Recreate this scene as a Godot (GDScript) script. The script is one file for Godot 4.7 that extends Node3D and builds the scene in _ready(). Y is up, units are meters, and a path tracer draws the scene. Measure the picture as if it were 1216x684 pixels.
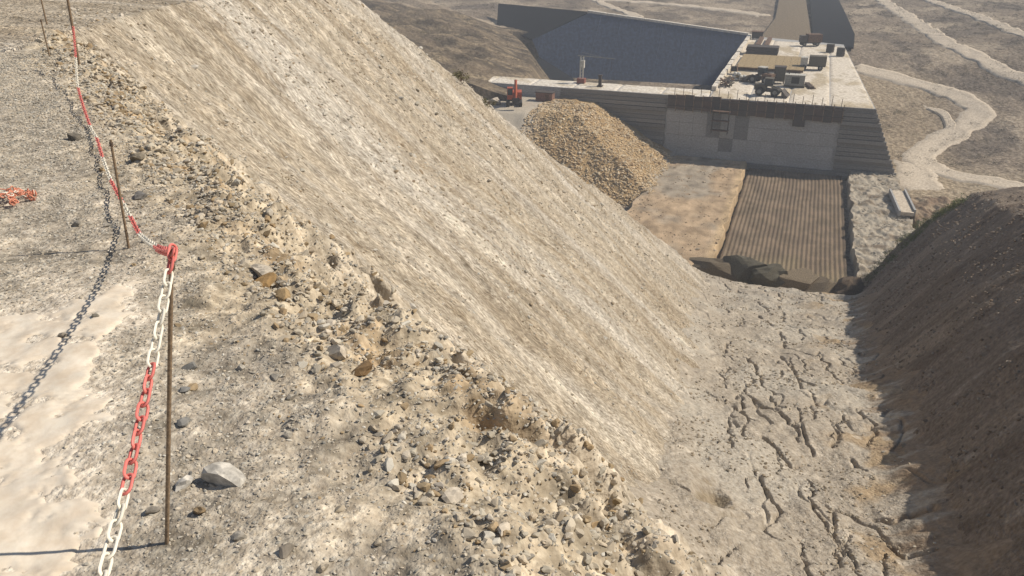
extends Node3D

# Units metres. Terrain is laid out in plan coordinates: x to the right, zf forward (Godot -z).
# The trench and the dam share one axis, 20 degrees right of the view: u runs along it, v to its right.
const TURN := deg_to_rad(-20.0)
const AX := Vector2(0.34202, 0.93969)     # axis, (x, zf)
const RT := Vector2(0.93969, -0.34202)    # right of the axis, (x, zf)
const DECK := -26.8                       # level of the dam's working surface
const PAD := -38.0                        # level of the foundation below the dam

var n_big := FastNoiseLite.new()
var n_mid := FastNoiseLite.new()
var n_fine := FastNoiseLite.new()
var n_ridge := FastNoiseLite.new()
var rng := RandomNumberGenerator.new()
var names := {}
var M := {}
var rocks: Array[ArrayMesh] = []
var pebbles: Array[ArrayMesh] = []

# ------------------------------------------------------------------ helpers
func plan(x: float, y: float, zf: float) -> Vector3:
	return Vector3(x, y, -zf)

func site(v: float, u: float, y: float) -> Vector3:
	return Vector3(RT.x * v + AX.x * u, y, -(RT.y * v + AX.y * u))

func sstep(a: float, b: float, x: float) -> float:
	var t := clampf((x - a) / (b - a), 0.0, 1.0)
	return t * t * (3.0 - 2.0 * t)

func numbered(called: String) -> String:
	if not names.has(called):
		names[called] = 0
		return called
	names[called] += 1
	return "%s_%03d" % [called, names[called]]

func tag(o: Node, label: String, category: String, group := "", kind := "") -> Node:
	if label: o.set_meta("label", label)
	if category: o.set_meta("category", category)
	if group: o.set_meta("group", group)
	if kind: o.set_meta("kind", kind)
	return o

func base(called: String, at: Vector3, turn: float, label: String, category: String, group := "") -> Node3D:
	var o := Node3D.new()
	o.name = numbered(called)
	add_child(o)
	o.position = at
	o.rotation.y = turn
	tag(o, label, category, group)
	return o

func mesh_node(called: String, mesh: Mesh, m: Material, parent: Node = null) -> MeshInstance3D:
	var o := MeshInstance3D.new()
	o.name = called if parent else numbered(called)
	o.mesh = mesh
	if m: o.material_override = m
	if parent: parent.add_child(o, true)
	else: add_child(o)
	return o

func box(parent: Node, called: String, c: Vector3, size: Vector3, m: Material, rot := Vector3.ZERO) -> MeshInstance3D:
	var b := BoxMesh.new()
	b.size = size
	var o := mesh_node(called, b, m, parent)
	o.position = c
	o.rotation = rot
	return o

func rod_basis(d: Vector3) -> Basis:
	var y := d.normalized()
	var s := Vector3.RIGHT if absf(y.x) < 0.9 else Vector3.FORWARD
	var x := s.cross(y).normalized()
	return Basis(x, y, x.cross(y))

func rod(parent: Node, called: String, a: Vector3, b: Vector3, r: float, m: Material, r2 := -1.0, sides := 8) -> MeshInstance3D:
	var c := CylinderMesh.new()
	c.bottom_radius = r
	c.top_radius = r if r2 < 0.0 else r2
	c.height = a.distance_to(b)
	c.radial_segments = sides
	c.rings = 1
	var o := mesh_node(called, c, m, parent)
	o.transform = Transform3D(rod_basis(b - a), (a + b) * 0.5)
	return o

# prism: a polygon in the (v, y) or (v, u) plane, given as the eight corners of a hexahedron (bottom 4, top 4)
func hexa(p: Array) -> ArrayMesh:
	var st := SurfaceTool.new()
	st.begin(Mesh.PRIMITIVE_TRIANGLES)
	for q in [[0, 1, 2, 3], [7, 6, 5, 4], [4, 5, 1, 0], [5, 6, 2, 1], [6, 7, 3, 2], [7, 4, 0, 3]]:
		for k in [0, 1, 2, 0, 2, 3]:
			st.set_smooth_group(-1)
			st.add_vertex(p[q[k]])
	st.generate_normals()
	return st.commit()

# a slab of thickness t under the polygon (points in order), with its sides
func slab(pts: PackedVector3Array, t: float, uv_scale := 0.1) -> ArrayMesh:
	var n := pts.size()
	var mid := Vector3.ZERO
	for p in pts: mid += p / n
	var nrm := Vector3.ZERO
	for i in n: nrm += (pts[i] - mid).cross(pts[(i + 1) % n] - mid)
	nrm = nrm.normalized()
	if nrm.y < 0.0: nrm = -nrm
	var st := SurfaceTool.new()
	st.begin(Mesh.PRIMITIVE_TRIANGLES)
	st.set_smooth_group(-1)
	for i in n:
		var a := pts[i]
		var b := pts[(i + 1) % n]
		for q in [mid, a, b, mid - nrm * t, b - nrm * t, a - nrm * t, a, a - nrm * t, b, b, a - nrm * t, b - nrm * t]:
			st.add_vertex(q)
	st.generate_normals()
	return st.commit()

# grid surface: fn(i, j) leaves its answer in gp, gc, gt
var gp := Vector3.ZERO
var gc := Color.WHITE
var gt := Vector2.ZERO
func surf(nr: int, nc: int, fn: Callable) -> ArrayMesh:
	var P := PackedVector3Array()
	var C := PackedColorArray()
	var T := PackedVector2Array()
	var N := PackedVector3Array()
	var I := PackedInt32Array()
	P.resize(nr * nc); C.resize(nr * nc); T.resize(nr * nc); N.resize(nr * nc)
	I.resize((nr - 1) * (nc - 1) * 6)
	for i in nr:
		for j in nc:
			fn.call(i, j)
			var k := i * nc + j
			P[k] = gp; C[k] = gc; T[k] = gt
	var w := 0
	for i in nr:
		for j in nc:
			var a := P[i * nc + mini(j + 1, nc - 1)] - P[i * nc + maxi(j - 1, 0)]
			var b := P[mini(i + 1, nr - 1) * nc + j] - P[maxi(i - 1, 0) * nc + j]
			var n := a.cross(b).normalized()
			N[i * nc + j] = n if n.y >= 0.0 else -n
			if i < nr - 1 and j < nc - 1:
				var k := i * nc + j
				I[w] = k; I[w + 1] = k + nc; I[w + 2] = k + 1
				I[w + 3] = k + 1; I[w + 4] = k + nc; I[w + 5] = k + nc + 1
				w += 6
	var arr := []
	arr.resize(Mesh.ARRAY_MAX)
	arr[Mesh.ARRAY_VERTEX] = P
	arr[Mesh.ARRAY_NORMAL] = N
	arr[Mesh.ARRAY_COLOR] = C
	arr[Mesh.ARRAY_TEX_UV] = T
	arr[Mesh.ARRAY_INDEX] = I
	var m := ArrayMesh.new()
	m.add_surface_from_arrays(Mesh.PRIMITIVE_TRIANGLES, arr)
	return m

# ------------------------------------------------------------------ materials
var tex_cache := {}
func noise_tex(freq: float, sd: int, lo: float, hi: float, oct := 5, size := 512, type := FastNoiseLite.TYPE_SIMPLEX_SMOOTH, warm := 0.0) -> NoiseTexture2D:
	var key := "%.3f %d %.2f %.2f %d" % [freq, sd, lo, hi, size]
	if not tex_cache.has(key): tex_cache[key] = new_noise_tex(freq, sd, lo, hi, oct, size, type, warm)
	return tex_cache[key]

func new_noise_tex(freq: float, sd: int, lo: float, hi: float, oct := 5, size := 512, type := FastNoiseLite.TYPE_SIMPLEX_SMOOTH, warm := 0.0) -> NoiseTexture2D:
	var n := FastNoiseLite.new()
	n.noise_type = type
	n.frequency = freq
	n.seed = sd
	n.fractal_octaves = oct
	n.fractal_gain = 0.62
	var t := NoiseTexture2D.new()
	t.width = size
	t.height = size
	t.seamless = true
	t.noise = n
	var g := Gradient.new()
	g.set_color(0, Color(lo, lo * (1.0 - warm), lo * (1.0 - 2.0 * warm)))
	g.set_color(1, Color(hi, hi, hi))
	g.set_offset(0, 0.2)
	g.set_offset(1, 0.8)
	t.color_ramp = g
	return t

func earth(called: String, col: Color, tile: float, relief: float, lo: float, sd: int, tri := true, freq := 0.03, stretch := 1.0, rough := 0.95) -> StandardMaterial3D:
	var m := StandardMaterial3D.new()
	m.resource_name = called
	m.albedo_color = Color(col.r, col.g, col.b).linear_to_srgb()
	m.vertex_color_use_as_albedo = true
	m.albedo_texture = noise_tex(freq, sd, lo, 1.0, 6, 512, FastNoiseLite.TYPE_SIMPLEX_SMOOTH, 0.03)
	m.roughness = rough
	m.metallic_specular = 0.25
	if relief > 0.0:
		m.heightmap_enabled = true
		m.heightmap_texture = noise_tex(freq * 1.3, sd + 7, 0.0, 1.0, 6)
		m.heightmap_scale = relief
	if tri:
		m.uv1_triplanar = true
		m.uv1_world_triplanar = true
		m.uv1_scale = Vector3(1.0 / tile, 1.0 / tile, 1.0 / tile)
	else:
		m.uv1_scale = Vector3(1.0 / tile, 1.0 / (tile * stretch), 1.0)
	return m

func paint(called: String, col: Color, rough := 0.7, wear := 0.75, metal := 0.0, tile := 1.5) -> StandardMaterial3D:
	var m := StandardMaterial3D.new()
	m.resource_name = called
	m.albedo_color = Color(col.r, col.g, col.b).linear_to_srgb()
	m.albedo_texture = noise_tex(0.02, called.length() % 3, wear, 1.0, 5, 256)
	m.uv1_triplanar = true
	m.uv1_world_triplanar = true
	m.uv1_scale = Vector3.ONE / tile
	m.roughness = rough
	m.metallic = metal
	return m

func tinted(called: String, rough := 0.9) -> StandardMaterial3D:
	var m := StandardMaterial3D.new()
	m.resource_name = called
	m.vertex_color_use_as_albedo = true
	m.albedo_texture = noise_tex(0.04, 71, 0.72, 1.0, 5, 256)
	m.uv1_triplanar = true
	m.uv1_scale = Vector3.ONE * 1.3
	m.roughness = rough
	m.metallic_specular = 0.25
	return m

# ------------------------------------------------------------------ stones
func make_rock(sd: int, level: int, rough: float, sq: Vector3) -> ArrayMesh:
	var t := (1.0 + sqrt(5.0)) / 2.0
	var vs: Array = [Vector3(-1, t, 0), Vector3(1, t, 0), Vector3(-1, -t, 0), Vector3(1, -t, 0), Vector3(0, -1, t), Vector3(0, 1, t), Vector3(0, -1, -t), Vector3(0, 1, -t), Vector3(t, 0, -1), Vector3(t, 0, 1), Vector3(-t, 0, -1), Vector3(-t, 0, 1)]
	var fs: Array = [[0, 11, 5], [0, 5, 1], [0, 1, 7], [0, 7, 10], [0, 10, 11], [1, 5, 9], [5, 11, 4], [11, 10, 2], [10, 7, 6], [7, 1, 8], [3, 9, 4], [3, 4, 2], [3, 2, 6], [3, 6, 8], [3, 8, 9], [4, 9, 5], [2, 4, 11], [6, 2, 10], [8, 6, 7], [9, 8, 1]]
	var tris: Array = []
	for f in fs: tris.append([vs[f[0]].normalized(), vs[f[1]].normalized(), vs[f[2]].normalized()])
	for l in level:
		var nx: Array = []
		for q in tris:
			var ab: Vector3 = (q[0] + q[1]).normalized()
			var bc: Vector3 = (q[1] + q[2]).normalized()
			var ca: Vector3 = (q[2] + q[0]).normalized()
			nx.append_array([[q[0], ab, ca], [ab, q[1], bc], [ca, bc, q[2]], [ab, bc, ca]])
		tris = nx
	var n := FastNoiseLite.new()
	n.seed = sd
	n.frequency = 0.9
	n.fractal_octaves = 3
	var r := RandomNumberGenerator.new()
	r.seed = sd
	var cuts: Array = []
	for k in 7:
		cuts.append([Vector3(r.randf_range(-1, 1), r.randf_range(-1, 1), r.randf_range(-1, 1)).normalized(), r.randf_range(0.5, 0.85)])
	var st := SurfaceTool.new()
	st.begin(Mesh.PRIMITIVE_TRIANGLES)
	st.set_smooth_group(-1)
	for q in tris:
		for p in q:
			var s: Vector3 = p * (1.0 + rough * n.get_noise_3dv(p * 1.3))
			for c in cuts:
				var over: float = s.dot(c[0]) - c[1]
				if over > 0.0: s -= c[0] * over
			st.add_vertex(s * sq)
	st.generate_normals()
	return st.commit()

func scatter(called: String, label: String, category: String, meshes: Array, m: Material, xf: Array, cols: Array) -> void:
	# one mass of stones: a MultiMesh for each stone shape, under one node
	var root := base(called, Vector3.ZERO, 0.0, label, category)
	root.set_meta("kind", "stuff")
	var k := meshes.size()
	for i in k:
		var mm := MultiMesh.new()
		mm.transform_format = MultiMesh.TRANSFORM_3D
		mm.use_colors = true
		mm.mesh = meshes[i]
		var cnt := 0
		for j in range(i, xf.size(), k): cnt += 1
		mm.instance_count = cnt
		var w := 0
		for j in range(i, xf.size(), k):
			mm.set_instance_transform(w, xf[j])
			mm.set_instance_color(w, cols[j])
			w += 1
		var o := MultiMeshInstance3D.new()
		o.name = "stones"
		o.multimesh = mm
		o.material_override = m
		o.set_meta("kind", "stuff")
		root.add_child(o, true)

func lie(p: Vector3, size: float, flat := 0.7) -> Transform3D:
	var b := Basis.from_euler(Vector3(rng.randf_range(-0.5, 0.5), rng.randf() * TAU, rng.randf_range(-0.5, 0.5)))
	return Transform3D(b.scaled_local(Vector3(size * rng.randf_range(0.8, 1.35), size * flat, size * rng.randf_range(0.7, 1.0))), p)

func shade(c: Color, spread: float) -> Color:
	var f := 1.0 + rng.randf_range(-spread, spread)
	var h := rng.randf_range(-0.04, 0.04)
	return Color(c.r * f * (1.0 + h), c.g * f, c.b * f * (1.0 - h))

# ------------------------------------------------------------------ the lie of the land
const RIM0 := Vector2(0.43, 1.6)
const RIM_S := Vector2(0.838, 0.545)      # out over the trench
const RIM_Q := Vector2(-0.545, 0.838)     # along the rim

func bench_xz(q: float, s: float) -> Vector2:
	return RIM0 + RIM_Q * q + RIM_S * s

func rim_shift(q: float) -> float:
	return 0.16 * n_mid.get_noise_2d(q * 16.0, 3.0) + 0.10 * n_mid.get_noise_2d(q * 50.0, 13.0)

func dust_mask(x: float, zf: float) -> float:
	var edge := -1.12 - 0.34 * (zf - 1.6) + 0.22 * n_mid.get_noise_2d(x * 70.0, zf * 70.0)
	return sstep(0.10, -0.16, x - edge) * sstep(3.75, 3.3, zf + 0.5 * n_mid.get_noise_2d(x * 40.0 + 90.0, zf * 40.0))

func bench_y(q: float, s: float) -> float:
	var p := bench_xz(q, s)
	var y := -1.6 - 0.012 * maxf(0.0, p.y - 2.0)
	var k := maxf(0.0, s + 0.40 - rim_shift(q))
	var d := 0.0
	if k < 1.7: d = 0.6 * k * k
	else: d = 1.734 + 2.2 * (k - 1.7)
	var near := sstep(-1.0, 0.0, s)
	var dust := dust_mask(p.x, p.y)
	var lump := 0.05 * n_mid.get_noise_2d(p.x * 45.0, p.y * 45.0) + 0.022 * n_fine.get_noise_2d(p.x * 160.0, p.y * 160.0)
	lump *= (0.4 + 1.6 * near + 2.2 * sstep(0.0, 0.5, k)) * (1.0 - 0.75 * dust)
	lump += 0.035 * n_fine.get_noise_2d(p.x * 420.0, p.y * 420.0) * (0.15 + near) * (1.0 - dust)
	var ledge := absf(n_ridge.get_noise_2d(p.x * 60.0, p.y * 60.0))
	return y - d + lump - 0.13 * sstep(0.1, 0.6, k) * (1.0 - sstep(0.0, 0.22, ledge)) + 0.035 * n_big.get_noise_2d(p.x * 60.0, p.y * 60.0)

const WN := Vector3(0.7003, 0.7102, 0.0500)
const WC := -5.849
func wall_y(x: float, zf: float) -> float:
	var y := (WC - WN.x * x - WN.z * zf) / WN.y
	var w := zf - 0.07 * x                                   # along the contour
	var d := x + 0.07 * zf                                   # down the fall line
	var wig := w + 0.5 * n_big.get_noise_2d(d * 9.0, w * 9.0)
	var grow := clampf(zf / 25.0, 0.7, 2.0)
	y += grow * (0.20 * n_mid.get_noise_2d(wig * 13.0, d * 2.0) + 0.09 * n_fine.get_noise_2d(wig * 40.0, d * 5.5) + 0.05 * n_fine.get_noise_2d(wig * 105.0 + 60.0, d * 13.0))
	y += 0.11 * n_fine.get_noise_2d(x * 55.0 + 40.0, zf * 55.0) * (0.45 + maxf(0.0, 1.6 * n_big.get_noise_2d(x * 14.0, zf * 14.0)))
	y += grow * 0.075 * n_fine.get_noise_2d(x * 110.0, zf * 130.0 + 77.0)
	y += 0.5 * n_big.get_noise_2d(x * 5.0, zf * 5.0)
	var top := -1.74 - 0.012 * (zf - 14.0)
	if y > top: y = top + 0.06 * (y - top)
	var e := -0.745 * (maxf(x, -9.0) + 7.57) + 0.667 * (zf - 42.4) + 0.9 * n_mid.get_noise_2d(x * 6.0, zf * 6.0) + 0.4 * n_fine.get_noise_2d(x * 14.0, zf * 14.0)
	if e > -1.0: y -= 0.28 * (e + 1.0) * (e + 1.0) if e < 1.5 else 1.75 + 1.4 * (e - 1.5)
	return maxf(y, -40.0)

func floor_line(u: float) -> float:
	return -13.04 - 0.327 * (u - 14.65)

func toe_left(u: float) -> float:
	return -1.23 - 0.0851 * (u - 14.65)

func toe_right(u: float) -> float:
	return 4.37 + 0.0715 * (u - 16.7) + 0.1 - 0.95 * sstep(16.0, 60.0, u)

var cracks: Array = [
	[[-0.56, 29.88], [0.0, 28.3], [0.28, 27.85], [1.07, 26.58], [1.3, 25.6], [1.64, 25.33], [2.04, 23.63]],
	[[0.39, 23.92], [0.95, 22.62], [1.46, 22.11], [1.85, 22.62]],
	[[0.31, 20.01], [0.64, 19.17], [0.94, 18.39], [0.95, 17.5], [0.6, 16.47]],
	[[1.8, 34.5], [1.72, 33.3], [1.83, 31.95]], [[2.81, 27.27], [2.9, 25.8], [2.72, 24.57]],
	[[1.98, 19.36], [2.4, 18.99], [2.34, 17.25], [2.42, 16.07]],
	[[2.4, 18.99], [2.92, 18.82], [3.4, 18.42], [3.49, 17.41], [3.83, 16.42], [4.5, 16.67]],
	[[3.17, 23.51], [3.59, 22.54]], [[-0.78, 54.74], [-0.2, 52.0], [0.37, 49.36]], [[-0.84, 27.66], [-0.11, 25.71]],
	[[0.75, 47.27], [1.1, 45.0], [1.02, 42.34]], [[3.45, 18.91], [3.85, 18.81], [4.71, 19.09]], [[0.9, 40.0], [1.5, 37.0], [1.6, 35.0], [2.3, 33.0]], [[-0.9, 38.0], [-0.3, 36.0], [0.1, 33.0]]]

func crack_depth(v: float, u: float) -> float:
	var best := 9.0
	var vv := v + 0.10 * n_fine.get_noise_2d(v * 60.0, u * 60.0) + 0.16 * n_mid.get_noise_2d(v * 30.0, u * 30.0)
	var uu := u + 0.30 * n_mid.get_noise_2d(v * 30.0 + 50.0, u * 30.0)
	var p := Vector2(vv, uu * 0.5)
	for c in cracks:
		if uu > c[0][1] + 2.0 and uu > c[-1][1] + 2.0: continue
		if uu < c[-1][1] - 2.0 and uu < c[0][1] - 2.0: continue
		for i in c.size() - 1:
			var a := Vector2(c[i][0], c[i][1] * 0.5)
			var b := Vector2(c[i + 1][0], c[i + 1][1] * 0.5)
			best = minf(best, p.distance_to(Geometry2D.get_closest_point_to_segment(p, a, b)))
	var w := 0.038 + 0.0018 * u
	return clampf(1.0 - best / w, 0.0, 1.0)

func floor_y(v: float, u: float) -> float:
	var y := floor_line(u)
	var dl := v - toe_left(u)
	var dr := toe_right(u) - v
	if dl < 2.6: y += 0.055 * (2.6 - dl) * (2.6 - dl)
	if dr < 1.5: y += 0.22 * (1.5 - dr) * (1.5 - dr)
	y += 0.45 * n_big.get_noise_2d(v * 8.0, u * 5.0) + 0.16 * n_mid.get_noise_2d(v * 18.0, u * 12.0) + 0.075 * n_fine.get_noise_2d(v * 70.0, u * 60.0)
	var plates := absf(n_ridge.get_noise_2d(v * 16.0 + 7.0, u * 11.0))
	y -= 0.13 * (1.0 - sstep(0.0, 0.06, plates)) * sstep(-0.3, 0.1, n_mid.get_noise_2d(v * 7.0, u * 7.0))
	# two scoured hollows near the left toe
	var h1 := Vector2((v + 0.75) / 0.55, (u - 17.3) / 0.9).length()
	if h1 < 1.0: y -= 0.35 * (1.0 - h1 * h1)
	if u > 76.0: y -= 1.3 * (u - 76.0)
	return y

func right_y(v: float, u: float) -> float:
	var d := v - toe_right(u)
	var hh := 2.2 + 0.076 * u
	var rise := 1.6 * d
	if rise > hh: rise = hh + minf(1.25 * (rise - hh) / 1.6, 2.4 + 0.22 * (rise - hh))
	var y := floor_line(minf(u, 82.0)) + rise
	var wig := u + 1.4 * n_big.get_noise_2d(d * 10.0, u * 6.0)
	y += 0.42 * n_mid.get_noise_2d(wig * 9.0 + 31.0, d * 3.0) + 0.16 * n_fine.get_noise_2d(wig * 30.0, d * 10.0) + 0.10 * n_fine.get_noise_2d(v * 45.0, u * 45.0)
	var ue := 84.0 - maxf(0.0, d - 5.0) * 2.0 + 1.5 * n_mid.get_noise_2d(v * 12.0, 5.0)
	if u > ue: y -= 0.9 * (u - ue)
	return maxf(y, -40.0)

func valley_y(v: float, u: float) -> float:
	var k := sstep(150.0, 222.0, u) if v > -13.0 else sstep(214.0, 218.0, u)
	var y := -38.5 + 10.0 * k + 0.06 * maxf(0.0, v - 25.0) + 0.025 * maxf(0.0, u - 230.0) + 1.5 * sin(0.055 * v + 0.021 * u) * sstep(20.0, 60.0, v)
	if u > 130.0:
		var ve := -50.7 - 0.2 * (u - 146.0) - 0.0033 * (u - 146.0) * (u - 146.0)
		var d := ve - v
		y = maxf(y, -28.0 + (0.1 * d + 1.6 * sstep(0.0, 12.0, d) + 2.2 * n_mid.get_noise_2d(v * 3.0, u * 3.0) * sstep(2.0, 14.0, d) if d > 0.0 else 1.2 * d))
	return y

func valley_full(v: float, u: float) -> float:
	var calm := sstep(14.0, 30.0, v) + sstep(-52.0, -70.0, v) + sstep(225.0, 240.0, u)
	return valley_y(v, u) + 0.35 * minf(calm, 1.0) * n_mid.get_noise_2d(v * 9.0, u * 9.0)

# ------------------------------------------------------------------ scene
func _ready() -> void:
	rng.seed = 20240
	for pair in [[n_big, 11], [n_mid, 23], [n_fine, 37], [n_ridge, 51]]:
		pair[0].seed = pair[1]
		pair[0].noise_type = FastNoiseLite.TYPE_SIMPLEX_SMOOTH
		pair[0].frequency = 0.02
		pair[0].fractal_octaves = 4
	n_ridge.fractal_octaves = 2
	light_and_camera()
	materials()
	for k in 6: rocks.append(make_rock(100 + k, 1, 0.5, Vector3(1, 0.75, 0.9)))
	for k in 5: pebbles.append(make_rock(200 + k, 0, 0.6, Vector3(1, 0.7, 0.9)))
	bench()
	left_slope()
	trench_floor()
	right_slope()
	foundation()
	valley()
	dam()
	upstream_faces()
	rubble_heap()
	lip_rocks()
	barrier()
	bench_stones()
	deck_equipment()
	abutment_machines()
	plants()

func light_and_camera() -> void:
	var cam := Camera3D.new()
	cam.name = "camera"
	cam.fov = 39.97
	cam.near = 0.05
	cam.far = 4000.0
	cam.rotation.x = deg_to_rad(-25.0)
	add_child(cam)
	cam.current = true
	var sky_m := ProceduralSkyMaterial.new()
	sky_m.sky_top_color = Color(0.44, 0.50, 0.60)
	sky_m.sky_horizon_color = Color(0.80, 0.79, 0.76)
	sky_m.sky_curve = 0.14
	sky_m.ground_bottom_color = Color(0.36, 0.32, 0.26)
	sky_m.ground_horizon_color = Color(0.62, 0.60, 0.55)
	sky_m.sun_angle_max = 0.0
	var sky := Sky.new()
	sky.sky_material = sky_m
	var env := Environment.new()
	env.background_mode = Environment.BG_SKY
	env.sky = sky
	env.background_energy_multiplier = 0.8
	env.tonemap_mode = Environment.TONE_MAPPER_LINEAR
	env.tonemap_exposure = 1.27
	env.fog_enabled = true
	env.fog_density = 0.0009
	env.fog_light_color = Color(0.76, 0.79, 0.83)
	env.sdfgi_enabled = true
	env.ssao_enabled = true
	env.ssil_enabled = true
	var we := WorldEnvironment.new()
	we.name = "environment"
	we.environment = env
	add_child(we)
	var sun := DirectionalLight3D.new()
	sun.name = "sun"
	sun.light_color = Color(1.0, 0.955, 0.885)
	sun.light_energy = 1.35
	sun.light_angular_distance = 0.5
	sun.shadow_enabled = true
	add_child(sun)
	var az := deg_to_rad(84.0)
	var el := deg_to_rad(45.0)
	sun.look_at_from_position(Vector3(sin(az) * cos(el), sin(el), -cos(az) * cos(el)) * 50.0, Vector3.ZERO)

func materials() -> void:
	M.bench = earth("dusty gravel", Color(1, 1, 1), 0.9, 0.6, 0.74, 1, true, 0.035)
	M.dust = earth("trodden dust", Color(1, 1, 1), 1.3, 0.12, 0.92, 9, true, 0.02)
	M.wall = earth("scraped earth", Color(1, 1, 1), 2.3, 6.0, 0.70, 2, false, 0.04, 2.2)
	M.floor = earth("silty trench floor", Color(1, 1, 1), 2.6, 3.0, 0.78, 3, true, 0.03)
	M.right = earth("brown soil with painted shade", Color(1, 1, 1), 2.8, 7.0, 0.66, 4, true, 0.03)  # brown soil whose colours also carry part of the slope's shade
	M.valley = earth("scrubby ground", Color(1, 1, 1), 22.0, 14.0, 0.66, 5, true, 0.04)
	M.stone = tinted("stone")
	M.road = earth("pale dirt track", Color(0.62, 0.55, 0.45), 9.0, 4.0, 0.8, 6, true, 0.03)
	M.deck = earth("raw concrete deck", Color(0.78, 0.74, 0.66), 7.0, 4.0, 0.78, 8, true, 0.02)
	M.concrete = []
	for k in 5:
		var f: float = [0.47, 0.44, 0.50, 0.27, 0.46][k]
		M.concrete.append(earth("face concrete %d" % k, Color(f * 0.96, f * 0.985, f), 5.0, 3.0, 0.8, 20 + k % 2, true, 0.03))
	M.lift = []
	for k in 4:
		var f: float = [0.33, 0.28, 0.36, 0.30][k]
		M.lift.append(earth("layered concrete %d" % k, Color(f, f * 0.985, f * 0.955), 3.0, 5.0, 0.7, 30 + k % 2, true, 0.03))
	M.form = [paint("formwork brown", Color(0.10, 0.072, 0.055)), paint("formwork dark", Color(0.075, 0.06, 0.05)), paint("formwork red", Color(0.12, 0.075, 0.055))]
	M.steel = paint("rusty steel", Color(0.33, 0.235, 0.15), 0.85, 0.7, 0.0, 0.1)
	M.bar = paint("starter bar", Color(0.16, 0.11, 0.08))
	M.red = plastic("red plastic", Color(0.66, 0.175, 0.15))
	M.white = plastic("white plastic", Color(0.74, 0.70, 0.60))
	M.faded = plastic("sun bleached orange plastic", Color(0.62, 0.24, 0.15))
	M.orange = paint("orange paint", Color(0.50, 0.10, 0.035), 0.5)
	M.black = paint("dark rubber", Color(0.03, 0.028, 0.026), 0.8)
	M.iron = paint("dark iron", Color(0.07, 0.055, 0.045), 0.7)
	M.olive = paint("olive paint", Color(0.12, 0.105, 0.075), 0.7)
	M.grey = paint("grey paint", Color(0.26, 0.26, 0.24), 0.6)
	M.pale = paint("pale paint", Color(0.60, 0.58, 0.52), 0.6)
	M.timber = paint("timber", Color(0.20, 0.115, 0.07), 0.85, 0.6)
	M.ply = paint("yellow plywood", Color(0.42, 0.31, 0.16), 0.8, 0.7, 0.0, 3.0)
	M.glass = paint("cab glass", Color(0.03, 0.04, 0.05), 0.1)
	M.liner = earth("blue grey lining", Color(0.085, 0.115, 0.185), 11.0, 3.0, 0.72, 41, true, 0.02)
	M.liner_black = earth("black lining", Color(0.010, 0.012, 0.017), 8.0, 3.0, 0.7, 42, true, 0.02)
	M.brown = earth("brown earth", Color(0.30, 0.245, 0.175), 9.0, 8.0, 0.6, 43, true, 0.03)
	M.leaf = tinted("scrub leaves")

func plastic(called: String, col: Color) -> StandardMaterial3D:
	var m := StandardMaterial3D.new()
	m.resource_name = called
	m.albedo_color = Color(col.r, col.g, col.b).linear_to_srgb()
	m.roughness = 0.55
	return m

# ---------------------------------------------------------------- ground near the camera
func bench() -> void:
	var nq := 700
	var ns := 240
	var m := surf(nq, ns, func(i: int, j: int) -> void:
		var a := i / float(nq - 1)
		var q := -3.0 + 28.0 * (0.42 * a + 0.58 * a * a * a)
		var b := j / float(ns - 1)
		var s := lerpf(-18.0, -1.9, b / 0.12) if b < 0.12 else lerpf(-1.9, 2.4, pow((b - 0.12) / 0.88, 0.9))
		var p := bench_xz(q, s)
		var y := bench_y(q, s)
		gp = plan(p.x, y, p.y)
		gt = p
		var dust := dust_mask(p.x, p.y)
		var k := s + 0.40 - rim_shift(q)
		var c := Color(0.335, 0.305, 0.255).lerp(Color(0.45, 0.41, 0.34), clampf(0.5 + 1.2 * n_big.get_noise_2d(p.x * 60.0, p.y * 60.0), 0.0, 1.0))
		c = c.lerp(Color(0.425, 0.372, 0.285), sstep(-0.45, 0.15, k + 0.5 * n_mid.get_noise_2d(p.x * 60.0, p.y * 60.0)))
		c = c.lerp(Color(0.35, 0.265, 0.165), 0.8 * sstep(0.12, 0.38, n_mid.get_noise_2d(p.x * 75.0 + 9.0, p.y * 75.0)) * sstep(0.0, 0.3, k))
		c = c.lerp(Color(0.45, 0.402, 0.325), sstep(0.35, 0.9, k))
		c = c.lerp(Color(0.60, 0.548, 0.465), dust)
		var g := 1.0 + (0.75 * n_fine.get_noise_2d(p.x * 330.0, p.y * 330.0) + 0.25 * n_mid.get_noise_2d(p.x * 120.0, p.y * 120.0)) * (1.0 - 0.85 * dust)
		gc = Color(c.r * g, c.g * g, c.b * g) * 1.32)
	var o := mesh_node("bench_ground", m, M.bench)
	o.set_meta("kind", "structure")
	# the trodden dust of the path: a sheet that dips under the gravel along a ragged edge
	var pm := surf(420, 230, func(i: int, j: int) -> void:
		var q := lerpf(-1.2, 4.2, i / 419.0)
		var s := lerpf(-3.2, -0.4, j / 229.0)
		var p := bench_xz(q, s)
		var dust := dust_mask(p.x, p.y) + 0.7 * n_fine.get_noise_2d(p.x * 200.0, p.y * 200.0) + 0.3 * n_fine.get_noise_2d(p.x * 700.0, p.y * 700.0)
		gp = plan(p.x, bench_y(q, s) + lerpf(-0.02, 0.007, sstep(0.45, 1.05, dust)), p.y)
		gt = p
		var g := 1.0 + 0.10 * n_mid.get_noise_2d(p.x * 60.0, p.y * 60.0) + 0.10 * n_fine.get_noise_2d(p.x * 300.0, p.y * 300.0)
		gc = Color(0.68 * g, 0.62 * g, 0.525 * g))
	o = mesh_node("sandy_path", pm, M.dust)
	o.set_meta("kind", "structure")

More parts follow.
